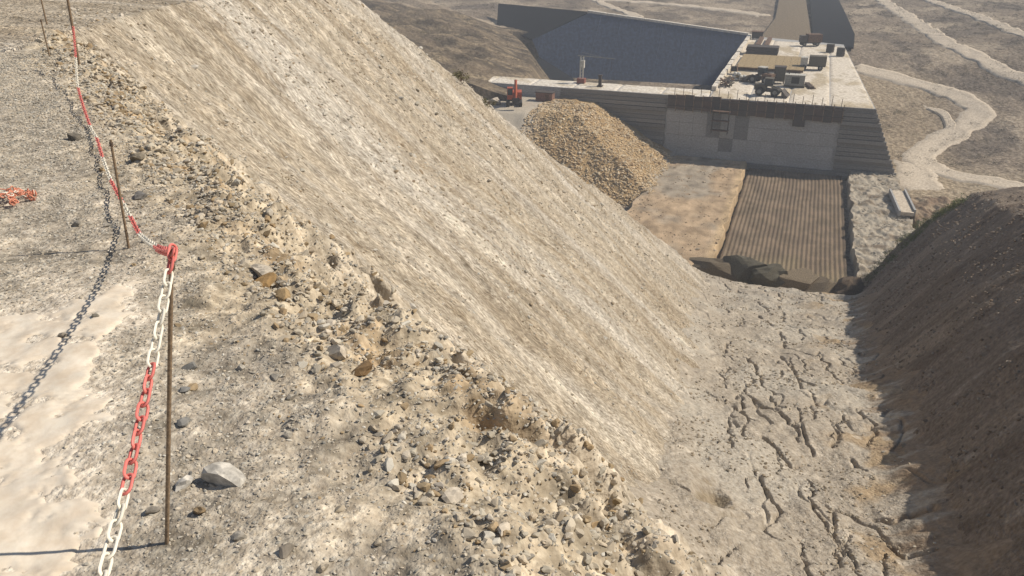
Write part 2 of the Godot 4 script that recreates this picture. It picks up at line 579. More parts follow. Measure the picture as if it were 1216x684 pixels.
func left_slope() -> void:
	var nr := 560
	var nc := 460
	var m := surf(nr, nc, func(i: int, j: int) -> void:
		var a := i / float(nr - 1)
		var zf := 3.2 * pow(25.5, a)
		var rim := RIM0.x + (0.1 - (zf - RIM0.y) * RIM_S.y) / RIM_S.x
		var xl := maxf(rim - 0.8 - 9.0 * sstep(11.0, 15.0, zf), -24.0)
		var xr := 3.85 + 0.2705 * (zf - 14.19) + 1.2
		var x := lerpf(xl, xr, j / float(nc - 1))
		var y := wall_y(x, zf)
		gp = plan(x, y, zf)
		var w := zf - 0.07 * x
		var d := x * 1.41 + 0.07 * zf
		var warp := 0.10 * n_mid.get_noise_2d(x * 14.0, zf * 14.0)
		gt = Vector2(w + warp, d + warp)
		var c := Color(0.505, 0.450, 0.362)
		var grey := n_mid.get_noise_2d((w + warp) * 6.0 + 70.0, d * 1.1)
		c = c.lerp(Color(0.60, 0.565, 0.50), sstep(-0.08, 0.35, grey))
		var brown := n_fine.get_noise_2d((w + warp) * 15.0 + 10.0, d * 3.0)
		c = c.lerp(Color(0.40, 0.335, 0.245), 0.75 * sstep(0.05, 0.42, brown))
		var patch := n_fine.get_noise_2d(x * 60.0 + 10.0, zf * 60.0)
		c = c.lerp(Color(0.25, 0.20, 0.135), 0.7 * sstep(0.28, 0.55, patch))
		var band := n_mid.get_noise_2d((w + warp) * 26.0 + 300.0, d * 1.6)
		c = c.lerp(Color(0.42, 0.365, 0.285), 0.5 * sstep(0.0, 0.35, band))
		c = c.lerp(Color(0.63, 0.595, 0.53), 0.4 * sstep(0.0, 0.35, -band))
		var white := n_fine.get_noise_2d((w + warp) * 22.0 + 410.0, d * 4.0)
		c = c.lerp(Color(0.72, 0.665, 0.56), 0.6 * sstep(0.30, 0.55, white))
		var g := 1.0 + 0.24 * n_fine.get_noise_2d((w + warp) * 60.0, d * 6.0) + 0.22 * n_fine.get_noise_2d((w + warp) * 130.0, d * 22.0) + 0.34 * n_fine.get_noise_2d(x * 110.0, zf * 110.0)
		gc = Color(c.r * g, c.g * g, c.b * g) * 1.27)
	var o := mesh_node("trench_slope", m, M.wall)
	o.set_meta("kind", "structure")
	# clods and stones that have rolled on the slope
	var xf: Array = []
	var cs: Array = []
	for k in 26000:
		var zf := 4.0 * pow(17.0, pow(rng.randf(), 0.85))
		var rim := RIM0.x + (0.1 - (zf - RIM0.y) * RIM_S.y) / RIM_S.x
		var x := lerpf(maxf(rim, -9.0), 3.85 + 0.2705 * (zf - 14.19) + 0.5, rng.randf())
		var dens := n_mid.get_noise_2d((zf - 0.07 * x) * 9.0, x * 2.6) + 0.7 * n_fine.get_noise_2d(x * 30.0, zf * 30.0)
		if dens < rng.randf_range(-0.35, 0.35): continue
		if -0.745 * (x + 7.57) + 0.667 * (zf - 42.4) > 0.5: continue
		var size := rng.randf_range(0.010, 0.030) * (1.0 + zf * 0.05)
		if rng.randf() < 0.04: size *= 2.3
		xf.append(lie(plan(x, wall_y(x, zf) + size * 0.1, zf), size))
		var c := Color(0.58, 0.52, 0.425)
		var pick := rng.randf()
		if pick < 0.2: c = Color(0.40, 0.32, 0.22)
		elif pick < 0.4: c = Color(0.64, 0.60, 0.53)
		cs.append(shade(c, 0.2))
	scatter("slope_clods", "tan clods and stones strewn over the sunlit trench slope", "stones", pebbles, M.stone, xf, cs)

var rill_v := PackedFloat32Array()
var rill_w := PackedFloat32Array()
func rills(u: float) -> void:
	# where the long rills cross the floor at this distance, and how open each is there
	rill_v.resize(7)
	rill_w.resize(7)
	for k in 7:
		var f := (k + 0.6) / 7.0
		rill_v[k] = lerpf(toe_left(u) + 0.7, toe_right(u) - 0.9, f) + (0.45 + 0.012 * u) * n_mid.get_noise_2d(u * 9.0, k * 40.0) + 0.22 * n_fine.get_noise_2d(u * 45.0, k * 31.0)
		rill_w[k] = sstep(-0.02, 0.25, n_mid.get_noise_2d(u * 5.0 + 200.0, k * 57.0))

func trench_floor() -> void:
	var nr := 620
	var nc := 230
	var m := surf(nr, nc, func(i: int, j: int) -> void:
		var u := 8.0 * pow(82.0 / 8.0, i / float(nr - 1))
		var v := lerpf(toe_left(u) - 1.6, toe_right(u) + 1.2, j / float(nc - 1))
		if j == 0: rills(u)
		var cr := crack_depth(v, u) if u < 58.0 else 0.0
		for k in 7:
			var open := (0.030 + 0.0016 * u) * rill_w[k]
			if open > 0.008: cr = maxf(cr, clampf(1.0 - absf(v - rill_v[k]) / open, 0.0, 1.0))
		var y := floor_y(v, u) - cr * (0.12 + 0.003 * u)
		gp = site(v, u, y)
		gt = Vector2(v, u)
		var c := Color(0.385, 0.348, 0.292)
		c = c.lerp(Color(0.43, 0.40, 0.345), sstep(-0.1, 0.3, n_mid.get_noise_2d(v * 10.0, u * 6.0)))
		c = c.lerp(Color(0.36, 0.27, 0.165), 0.8 * sstep(0.12, 0.4, n_mid.get_noise_2d(v * 14.0 + 50.0, u * 9.0)) * sstep(0.5, 3.5, v - 0.02 * u))
		c = c.lerp(Color(0.56, 0.51, 0.43), 0.7 * sstep(0.3, 0.5, n_fine.get_noise_2d(v * 40.0, u * 30.0 + 9.0)))
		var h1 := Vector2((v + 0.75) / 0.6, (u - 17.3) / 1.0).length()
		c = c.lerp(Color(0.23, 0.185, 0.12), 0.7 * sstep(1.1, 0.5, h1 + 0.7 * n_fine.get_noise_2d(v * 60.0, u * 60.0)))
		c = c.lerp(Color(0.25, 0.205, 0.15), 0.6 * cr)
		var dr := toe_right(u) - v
		c = c.lerp(Color(0.25, 0.19, 0.135), 0.85 * sstep(0.9, -0.2, dr + 1.8 * n_fine.get_noise_2d(u * 40.0, v * 6.0)))  # shadow edge below the right slope, painted on as a ragged dark fringe
		var g := 1.0 + 0.2 * n_fine.get_noise_2d(v * 120.0, u * 100.0)
		gc = Color(c.r * g, c.g * g, c.b * g) * 1.15)
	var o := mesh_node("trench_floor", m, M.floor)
	o.set_meta("kind", "structure")
	var xf: Array = []
	var cs: Array = []
	for k in 7000:
		var u := 9.0 * pow(8.3, pow(rng.randf(), 0.9))
		var v := lerpf(toe_left(u) - 0.6, toe_right(u), rng.randf())
		if n_mid.get_noise_2d(v * 12.0 + 20.0, u * 9.0) < rng.randf_range(-0.2, 0.4): continue
		var size := rng.randf_range(0.014, 0.05) * (1.0 + u * 0.03)
		xf.append(lie(site(v, u, floor_y(v, u) + size * 0.2), size))
		cs.append(shade(Color(0.60, 0.55, 0.46) if rng.randf() < 0.3 else Color(0.38, 0.32, 0.24), 0.2))
	scatter("floor_stones", "pale stones scattered over the silty trench floor", "stones", pebbles, M.stone, xf, cs)

func right_slope() -> void:
	var nr := 460
	var nc := 230
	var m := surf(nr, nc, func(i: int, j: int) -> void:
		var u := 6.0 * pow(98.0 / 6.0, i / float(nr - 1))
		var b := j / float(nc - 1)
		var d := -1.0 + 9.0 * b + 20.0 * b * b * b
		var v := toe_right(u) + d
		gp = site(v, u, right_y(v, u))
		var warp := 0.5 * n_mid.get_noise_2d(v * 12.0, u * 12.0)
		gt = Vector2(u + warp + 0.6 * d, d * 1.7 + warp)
		var c := Color(0.235, 0.195, 0.160)  # earth brown, darkened so some shade sits in the colour
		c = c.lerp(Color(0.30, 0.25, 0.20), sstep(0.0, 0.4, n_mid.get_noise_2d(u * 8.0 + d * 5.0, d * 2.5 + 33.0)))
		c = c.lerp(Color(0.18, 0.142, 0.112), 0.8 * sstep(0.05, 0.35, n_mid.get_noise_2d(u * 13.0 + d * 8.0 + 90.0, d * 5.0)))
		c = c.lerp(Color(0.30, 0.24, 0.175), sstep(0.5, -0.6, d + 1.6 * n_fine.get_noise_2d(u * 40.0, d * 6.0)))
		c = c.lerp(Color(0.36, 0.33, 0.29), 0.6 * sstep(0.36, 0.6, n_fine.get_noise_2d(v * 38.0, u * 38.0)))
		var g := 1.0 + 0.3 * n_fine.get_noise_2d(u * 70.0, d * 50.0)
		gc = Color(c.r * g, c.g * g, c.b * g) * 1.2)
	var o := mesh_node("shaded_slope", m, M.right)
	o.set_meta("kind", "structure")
	var xf: Array = []
	var cs: Array = []
	for k in 9000:
		var u := 9.0 * pow(9.2, pow(rng.randf(), 0.9))
		var d := rng.randf_range(-0.6, 8.5)
		var v := toe_right(u) + d
		if n_mid.get_noise_2d(u * 10.0 + d * 6.0, d * 4.0) < rng.randf_range(-0.3, 0.35): continue
		var size := rng.randf_range(0.016, 0.06) * (1.0 + u * 0.03)
		xf.append(lie(site(v, u, right_y(v, u) + size * 0.2), size))
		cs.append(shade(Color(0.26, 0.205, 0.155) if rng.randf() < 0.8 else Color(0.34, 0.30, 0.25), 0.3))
	scatter("soil_clods", "brown clods lying on the shaded trench slope", "stones", pebbles, M.stone, xf, cs)

# ---------------------------------------------------------------- below the dam
func rough_slab(v0: float, v1: float, u0: float, u1: float, y: float, amp: float, fn: Callable, nu := 120, nv := 60, edge := 0.5) -> ArrayMesh:
	# a sheet of ground with ragged, dropping edges
	return surf(nu, nv, func(i: int, j: int) -> void:
		var a := i / float(nu - 1)
		var b := j / float(nv - 1)
		var u := lerpf(u0, u1, a)
		var v := lerpf(v0, v1, b)
		var drop := 0.0
		if i == 0 or j == 0 or i == nu - 1 or j == nv - 1: drop = 2.2
		v += edge * n_mid.get_noise_2d(u * 10.0, v * 3.0 + y)
		u += edge * n_mid.get_noise_2d(v * 10.0 + 60.0, u * 3.0)
		gt = Vector2(v, u)
		gp = site(v, u, y + amp * n_mid.get_noise_2d(v * 16.0, u * 16.0) + 0.4 * amp * n_fine.get_noise_2d(v * 50.0, u * 50.0) - drop)
		gc = fn.call(v, u))

func foundation() -> void:
	# ribbed brown strip that runs to the foot of the dam: real ridges along the axis
	var nu := 130
	var nv := 300
	var m := surf(nu, nv, func(i: int, j: int) -> void:
		var u := lerpf(86.0, 136.5, i / float(nu - 1))
		var v := lerpf(-6.7, 7.9, j / float(nv - 1))
		var wob := v + 0.08 * n_mid.get_noise_2d(v * 6.0, u * 3.0)
		var rib := absf(fmod(wob + 40.0, 0.55) / 0.55 - 0.5) * 2.0
		gp = site(v, u, PAD + 0.13 * rib + 0.12 * n_mid.get_noise_2d(v * 9.0, u * 9.0))
		gt = Vector2(v, u)
		var c := Color(0.20, 0.16, 0.118).lerp(Color(0.26, 0.205, 0.15), sstep(-0.2, 0.3, n_mid.get_noise_2d(v * 12.0, u * 9.0)))
		c = c.lerp(Color(0.15, 0.118, 0.085), 0.5 * sstep(0.1, 0.4, n_mid.get_noise_2d(v * 14.0 + 44.0, u * 12.0)))
		c = c.lerp(Color(0.28, 0.235, 0.15), sstep(98.0, 88.0, u + 6.0 * n_mid.get_noise_2d(v * 8.0, u * 5.0)) * 0.8)
		gc = c)
	var o := mesh_node("ribbed_ground", m, M.floor)
	o.set_meta("kind", "structure")
	o = mesh_node("tan_terrace_ground", rough_slab(-21.0, -7.0, 84.0, 136.2, -37.1, 0.10, func(v: float, u: float) -> Color:
		var c := Color(0.52, 0.40, 0.275).lerp(Color(0.42, 0.37, 0.30), sstep(-0.1, 0.15, 0.35 * n_mid.get_noise_2d(v * 5.0, u * 4.0) + 0.25 * sstep(-10.5, -13.0, v) * sstep(110.0, 116.0, u) - 0.08))
		c = c.lerp(Color(0.60, 0.46, 0.29), sstep(-8.6, -7.6, v) * 0.9)
		c = c * (1.0 + 0.5 * n_fine.get_noise_2d(v * 22.0, u * 9.0) + 0.25 * n_mid.get_noise_2d(v * 9.0, u * 30.0))
		return c.lerp(Color(0.36, 0.27, 0.18), 0.7 * sstep(0.3, 0.55, n_fine.get_noise_2d(v * 20.0, u * 20.0))), 150, 70), M.floor)
	o.set_meta("kind", "structure")
	o = mesh_node("pale_rock_ground", rough_slab(8.6, 16.2, 84.0, 136.8, -37.0, 0.5, func(v: float, u: float) -> Color:
		var c := Color(0.50, 0.455, 0.38).lerp(Color(0.36, 0.31, 0.24), sstep(0.0, 0.35, n_mid.get_noise_2d(v * 14.0, u * 20.0)))
		return c.lerp(Color(0.17, 0.135, 0.10), 0.7 * sstep(0.2, 0.42, n_fine.get_noise_2d(v * 10.0, u * 22.0))), 150, 60, 0.7), M.floor)
	o.set_meta("kind", "structure")
	# loose stones on the terraces
	var xf: Array = []
	var cs: Array = []
	for k in 2600:
		var left := rng.randf() < 0.5
		var v := rng.randf_range(-20.5, -7.3) if left else rng.randf_range(9.0, 15.8)
		var u := rng.randf_range(86.0, 135.0)
		if n_mid.get_noise_2d(v * 10.0 + 5.0, u * 10.0) < rng.randf_range(-0.3, 0.35): continue
		var size := rng.randf_range(0.06, 0.2)
		if rng.randf() < 0.05: size *= 2.0
		xf.append(lie(site(v, u, (-37.1 if left else -36.95) + size * 0.1), size))
		cs.append(shade(Color(0.52, 0.41, 0.29) if left else Color(0.52, 0.47, 0.39), 0.3))
	scatter("terrace_stones", "loose stones lying on the terraces either side of the ribbed strip", "stones", pebbles, M.stone, xf, cs)
	# rough brown cut with a pale concrete chute, right of the pale rock
	o = mesh_node("brown_cut_ground", rough_slab(16.6, 27.0, 104.0, 126.0, -37.2, 0.7, func(v: float, u: float) -> Color:
		return Color(0.27, 0.20, 0.145).lerp(Color(0.42, 0.345, 0.25), sstep(-0.15, 0.3, n_mid.get_noise_2d(v * 12.0, u * 12.0))), 90, 50), M.floor)
	o.set_meta("kind", "structure")
	var ch := base("concrete_chute", site(15.4, 119.5, -36.75), TURN, "pale concrete chute on the brown cut right of the ribbed strip", "chute")
	box(ch, "bed", Vector3(0, 0.2, 0), Vector3(1.7, 0.5, 10.0), M.road, Vector3(0, 0.06, 0))
	box(ch, "side_wall", Vector3(-1.0, 0.35, 0.4), Vector3(0.25, 0.8, 10.2), M.concrete[0], Vector3(0, 0.06, 0))
	box(ch, "side_wall", Vector3(1.0, 0.32, -0.4), Vector3(0.25, 0.8, 9.6), M.concrete[0], Vector3(0, 0.06, 0))

# ---------------------------------------------------------------- valley and tracks
func valley() -> void:
	var nu := 420
	var nv := 380
	var m := surf(nu, nv, func(i: int, j: int) -> void:
		var a := i / float(nu - 1)
		var u := 78.0 + 232.0 * a + 700.0 * a * a * a * a
		var b := 2.0 * j / float(nv - 1) - 1.0
		var v := -8.0 + 110.0 * b + 330.0 * b * b * b * b * b
		var y := valley_full(v, u)
		gp = site(v, u, y)
		gt = Vector2(v, u)
		var c := Color(0.28, 0.232, 0.18)
		c = c.lerp(Color(0.42, 0.355, 0.275), sstep(-0.1, 0.3, n_mid.get_noise_2d(v * 2.2, u * 1.6)))
		c = c.lerp(Color(0.18, 0.152, 0.125), 0.85 * sstep(0.02, 0.3, n_mid.get_noise_2d(v * 3.1 + 77.0, u * 2.1)))
		c = c.lerp(Color(0.42, 0.355, 0.26), sstep(155.0, 138.0, u) * sstep(12.0, 16.0, v) * 0.8)
		c = c.lerp(Color(0.37, 0.30, 0.21), sstep(205.0, 190.0, u) * sstep(9.0, 12.0, v) * sstep(31.0, 22.0, v) * 0.7)
		if v < -40.0 and u < 225.0:
			c = Color(0.20, 0.162, 0.118).lerp(Color(0.115, 0.095, 0.072), sstep(-0.1, 0.25, n_mid.get_noise_2d(v * 3.0, u * 6.0)))
			c = c.lerp(Color(0.32, 0.26, 0.18), sstep(0.1, 0.4, n_mid.get_noise_2d(v * 5.0, u * 12.0 + 40.0)))
		var g := 1.0 + 0.28 * n_fine.get_noise_2d(v * 24.0, u * 16.0)
		gc = Color(c.r * g, c.g * g, c.b * g) * 1.12)
	var o := mesh_node("valley_ground", m, M.valley)
	o.set_meta("kind", "structure")
	track([[8.0, 201.0], [12.9, 198.3], [21.3, 193.6], [28.3, 187.6], [32.1, 182.7], [32.9, 178.8], [30.1, 171.9], [24.6, 162.8], [21.1, 153.4], [22.8, 146.0], [28.6, 142.8], [34.8, 139.7], [60.0, 128.0]], 2.6)
	track([[18.0, 350.0], [20.9, 325.1], [27.5, 270.1], [31.8, 227.8], [36.5, 207.5], [41.3, 197.3], [50.0, 186.0]], 2.4)
	track([[34.0, 330.0], [36.9, 311.3], [43.7, 269.8], [48.8, 232.7], [56.0, 205.0]], 1.8)
	track([[-110.0, 303.0], [-59.0, 294.9], [-37.2, 286.3], [-19.8, 275.8], [-14.0, 270.0]], 2.6)
	track([[-87.1, 318.1], [-72.7, 291.0], [-59.2, 268.9], [-50.0, 255.0]], 1.8)
	track([[22.9, 181.7], [26.5, 177.4], [27.6, 171.7], [26.0, 166.1]], 0.9)
	track([[20.0, 152.0], [19.4, 139.0], [20.9, 132.0]], 3.2)

func track(pts: Array, half: float) -> void:
	var curve := Curve3D.new()
	for i in pts.size():
		var a := Vector3(pts[maxi(i - 1, 0)][0], 0, pts[maxi(i - 1, 0)][1])
		var b := Vector3(pts[mini(i + 1, pts.size() - 1)][0], 0, pts[mini(i + 1, pts.size() - 1)][1])
		var t := (b - a) * 0.17
		curve.add_point(Vector3(pts[i][0], 0, pts[i][1]), -t, t)
	var L := curve.get_baked_length()
	var nr := int(clampf(L / 0.8, 12, 300))
	var nc := 9
	var m := surf(nr, nc, func(i: int, j: int) -> void:
		var at := L * i / float(nr - 1)
		var p := curve.sample_baked(at)
		var d := curve.sample_baked(minf(at + 0.5, L)) - curve.sample_baked(maxf(at - 0.5, 0.0))
		var side := Vector3(d.z, 0, -d.x).normalized()
		var b := 2.0 * j / float(nc - 1) - 1.0
		var w := 1.25 * half * (1.0 + 0.5 * n_mid.get_noise_2d(at * 5.0, 17.0 * signf(b) + half * 30.0))
		var q := p + side * b * w
		var y := valley_full(q.x, q.z) + 0.22
		if j == 0 or j == nc - 1: y -= 0.9
		y -= 0.8 * sstep(3.0, 0.0, minf(at, L - at) + 2.5 * n_mid.get_noise_2d(q.x * 20.0, q.z * 20.0))
		gp = site(q.x, q.z, y)
		gt = Vector2(q.x, q.z)
		var rut := 1.0 - 0.14 * exp(-pow((absf(b) - 0.45) / 0.16, 2.0)) + 0.15 * n_fine.get_noise_2d(q.x * 20.0, q.z * 20.0)
		gc = Color(rut, rut, rut))
	var o := mesh_node("dirt_road", m, M.road)
	o.set_meta("kind", "structure")

# ---------------------------------------------------------------- dam
func dam() -> void:
	var d := base("concrete_dam", Vector3.ZERO, TURN, "grey concrete dam block under construction with a wide pale working deck", "dam")
	# local frame: x = v, y = level, z = -u
	var L := func(v: float, u: float, y: float) -> Vector3: return Vector3(v, y, -u)
	var B := PAD - 0.8
	mesh_node("block", hexa([L.call(-14.6, 135.9, B), L.call(16.4, 135.9, B), L.call(13.0, 212.0, B), L.call(-14.6, 218.0, B),
		L.call(-14.6, 135.9, DECK - 0.15), L.call(11.0, 135.9, DECK - 0.15), L.call(7.3, 209.0, DECK - 0.15), L.call(-14.6, 217.0, DECK - 0.15)]), M.concrete[0], d)
	mesh_node("crest_wall", hexa([L.call(-62.0, 135.9, B), L.call(-14.65, 135.9, B), L.call(-14.65, 142.6, B), L.call(-62.0, 142.6, B),
		L.call(-62.0, 135.9, DECK - 0.15), L.call(-14.65, 135.9, DECK - 0.15), L.call(-14.65, 142.0, DECK - 0.15), L.call(-62.0, 142.0, DECK - 0.15)]), M.concrete[2], d)
	# rough top surface, laid in pour strips that can be told apart
	var strips := [[-14.5, -8.3], [-8.2, -2.0], [-1.9, 4.2], [4.3, 10.9]]
	for k in strips.size():
		var sv: Array = strips[k]
		for h in 3:
			var u0: float = [135.95, 163.2, 188.2][h]
			var u1: float = [163.1, 188.1, 208.5][h] + (2.0 - k * 2.0 if h == 2 else 0.0)
			var mm := surf(46, 16, func(i: int, j: int) -> void:
				var u := lerpf(u0, u1, i / 45.0)
				var right: float = sv[1] if k < 3 else sv[1] - 3.7 * (u - 136.0) / 73.0
				var v := lerpf(sv[0], right, j / 15.0)
				var y := DECK + 0.06 * n_mid.get_noise_2d(v * 9.0, u * 9.0) + 0.015 * ((k * 7 + h * 5) % 3)
				if i == 0 or j == 0 or i == 45 or j == 15: y -= 0.16
				gp = Vector3(v, y, -u)
				gt = Vector2(v, u)
				var w := n_mid.get_noise_2d(v * 6.0 + k * 9.0, u * 3.0)
				var c := Color(1.0, 0.98, 0.95).lerp(Color(0.72, 0.66, 0.55), sstep(0.0, 0.35, w))
				c = c.lerp(Color(0.58, 0.53, 0.44), 0.7 * sstep(0.25, 0.5, n_fine.get_noise_2d(v * 20.0, u * 14.0)))
				gc = c)
			mesh_node("pour_strip", mm, M.deck, d)
	for k in 6:
		var v0 := -61.5 + k * 7.8
		var mm := surf(14, 24, func(i: int, j: int) -> void:
			var v := lerpf(v0, v0 + 7.7, j / 23.0)
			var u := lerpf(135.95, 141.9, i / 13.0)
			var y := DECK + 0.05 * n_mid.get_noise_2d(v * 12.0, u * 12.0)
			if i == 0 or j == 0 or i == 13 or j == 23: y -= 0.16
			gp = Vector3(v, y, -u)
			gt = Vector2(v, u)
			var c := Color(1, 1, 1).lerp(Color(0.8, 0.76, 0.68), sstep(0.0, 0.4, n_mid.get_noise_2d(v * 8.0, u * 10.0)))
			gc = c)
		mesh_node("pour_strip", mm, M.deck, d)
	# kerb blocks along the left edge of the deck
	for k in 12:
		box(d, "kerb_block", Vector3(-14.55, DECK + 0.3, -(144.5 + k * 6.0)), Vector3(0.8, 0.75 + 0.15 * (k % 3), 5.6), M.deck)
	# layered lifts left and right of the smooth middle
	for k in 16:
		var y0 := DECK - 0.22 - k * 0.70
		var jut := 0.05 + 0.11 * ((k * 5) % 4)
		box(d, "lift", Vector3(-30.9, y0 - 0.3, -(135.88 - jut * 0.5)), Vector3(18.8, 0.60, jut + 0.1), M.lift[(k * 3) % 4])
		var right := 11.0 + 5.4 * (k * 0.70 + 0.4) / 11.6
		box(d, "lift", Vector3((6.3 + right) * 0.5, y0 - 0.3, -(135.88 - jut * 0.5)), Vector3(right - 6.3, 0.60, jut + 0.1), M.lift[(k * 3 + 1) % 4])
	# smooth cast panels of the middle of the face, some of them darker
	var dark := {Vector2i(3, 0): 3, Vector2i(3, 1): 3, Vector2i(5, 0): 3, Vector2i(5, 1): 3, Vector2i(4, 2): 3, Vector2i(4, 1): 1, Vector2i(2, 0): 1}
	for c in 12:
		for r in 4:
			var h: float = [2.0, 2.15, 2.3, 2.35][r]
			var top: float = DECK - 2.55 - [0.0, 2.0, 4.15, 6.45][r]
			var t: int = dark.get(Vector2i(c, r), [0, 2, 4, 0][(c * 5 + r * 3) % 4] if c > 2 else 4)
			box(d, "panel", Vector3(-20.2 + 2.27 * c, top - h * 0.5, -(135.86 - 0.02 * ((c + r) % 3))), Vector3(2.24, h - 0.025, 0.12), M.concrete[t])
	# dark footing along the bottom of the face
	box(d, "footing", Vector3(-6.0, PAD + 0.25, -135.4), Vector3(26.0, 0.9, 0.7), M.lift[1])
	# formwork along the top of the face
	var f := base("formwork_run", site(0, 135.4, DECK), TURN, "row of dark brown formwork panels along the top of the dam face", "formwork")
	for c in 19:
		var x := -20.6 + 1.46 * c
		box(f, "panel", Vector3(x, -1.15 - (0.25 if c > 5 else 0.0), 0.0), Vector3(1.42, 2.3 + 0.15 * (c % 3), 0.14), M.form[(c * 2) % 3])
		box(f, "soldier_beam", Vector3(x + 0.72, -1.2, 0.13), Vector3(0.12, 2.9, 0.16), M.steel)
		rod(f, "starter_bar", Vector3(x + 0.3, -0.5, -0.35), Vector3(x + 0.32, 1.1 + 0.35 * (c % 2), -0.35), 0.05, M.bar, -1.0, 5)
	for c in 2:
		box(f, "waling", Vector3(-7.4, -0.6 - 1.2 * c, 0.24), Vector3(27.8, 0.14, 0.1), M.form[0])
	box(f, "hanging_panel", Vector3(0.0, -3.1, 0.05), Vector3(1.9, 1.2, 0.16), M.form[1])
	# scaffold tower in front of the darker panels
	var t := base("scaffold", site(-12.2, 134.4, DECK - 5.6), TURN, "small dark scaffold hanging on the dam face below the formwork", "scaffold")
	for x in [-1.3, 1.3]:
		for z in [-0.4, 0.5]:
			rod(t, "post", Vector3(x, 0, z), Vector3(x, 4.6, z), 0.06, M.iron, -1.0, 6)
	for k in 3: box(t, "platform", Vector3(0, 0.5 + k * 1.6, 0.05), Vector3(2.9, 0.09, 1.1), M.timber)

func upstream_faces() -> void:
	var a := base("lined_slope", Vector3.ZERO, 0.0, "large blue grey lined slope behind the dam crest wall", "slope")
	mesh_node("lining", slab(PackedVector3Array([site(-56.9, 217, -22.8), site(-14.9, 217, -26.8), site(-14.9, 207.7, -42.8), site(-59.6, 204.6, -44.1), site(-64.6, 205.3, -42.3), site(-68.7, 210.1, -33.6), site(-71.4, 212.2, -29.8)]), 0.6), M.liner, a)
	# weld seams between the sheets of lining
	for k in 7:
		var f := (k + 0.6) / 7.5
		var p := site(lerpf(-56.9, -14.9, f), 217, lerpf(-22.8, -26.9, f))
		var q := site(lerpf(-59.6, -14.9, f), lerpf(204.7, 207.8, f), lerpf(-44.0, -42.7, f))
		rod(a, "seam", p, q, 0.09, M.liner, -1.0, 5)
	var rim := base("slope_kerb", Vector3.ZERO, 0.0, "pale concrete kerb along the top of the blue grey slope", "kerb")
	for k in 8:
		var f0 := k / 8.0
		var f1 := (k + 0.97) / 8.0
		var p := site(lerpf(-57.5, -14.9, f0), 217.6, lerpf(-22.6, -26.7, f0))
		var q := site(lerpf(-57.5, -14.9, f1), 217.6, lerpf(-22.6, -26.7, f1))
		var o := box(rim, "kerb_block", (p + q) * 0.5, Vector3(p.distance_to(q), 0.7, 1.3), M.deck)
		o.basis = Basis((q - p).normalized(), Vector3.UP, (q - p).normalized().cross(Vector3.UP))
	var b := mesh_node("black_slope", slab(PackedVector3Array([site(-57.4, 218.3, -22.7), site(-93.7, 245, -24.0), site(-88.2, 229.2, -28.6), site(-71.5, 212.5, -29.8)]), 0.5), M.liner_black)
	tag(b, "black lined bank left of the blue grey slope", "bank")
	b = mesh_node("black_slope", slab(PackedVector3Array([site(-68.5, 209.6, -33.8), site(-55.9, 207.0, -39.5), site(-49.6, 192.6, -40.0), site(-46.0, 165.0, -36.5), site(-53.8, 151.2, -31.6), site(-57.3, 165.0, -32.0)]), 0.5), M.liner_black)
	tag(b, "small dark lined bank below the brown hill, behind the crest wall", "bank")
	b = mesh_node("black_slope", slab(PackedVector3Array([site(0.7, 213, -27.9), site(0.4, 222, -27.6), site(-1, 264, -26.6), site(-4, 345, -24.2), site(5, 345, -24.2), site(8.5, 278, -26.2), site(10.4, 232, -27.2), site(9.8, 213, -27.9)]), 0.5), M.liner_black)
	tag(b, "long dark lined strip running away behind the pale deck", "bank")
	b = mesh_node("brown_strip_ground", slab(PackedVector3Array([site(-12.5, 219, -27.9), site(-11.1, 262, -26.9), site(-13, 318, -25.0), site(-4.3, 318, -25.0), site(-1.6, 262, -26.9), site(0.2, 219, -27.9)]), 0.5), M.brown)
	b.set_meta("kind", "structure")

# ---------------------------------------------------------------- rubble heap beside the dam
func heap_y(v: float, u: float) -> float:
	var top := -28.9
	var y := minf(top, top - 0.56 * (v + 34.0))
	y = minf(y, top - 0.62 * (124.0 - u) - 0.10 * (v + 34.0))
	return maxf(y, -39.0) + 0.5 * n_mid.get_noise_2d(v * 12.0, u * 12.0) * sstep(-46.0, -40.0, v)

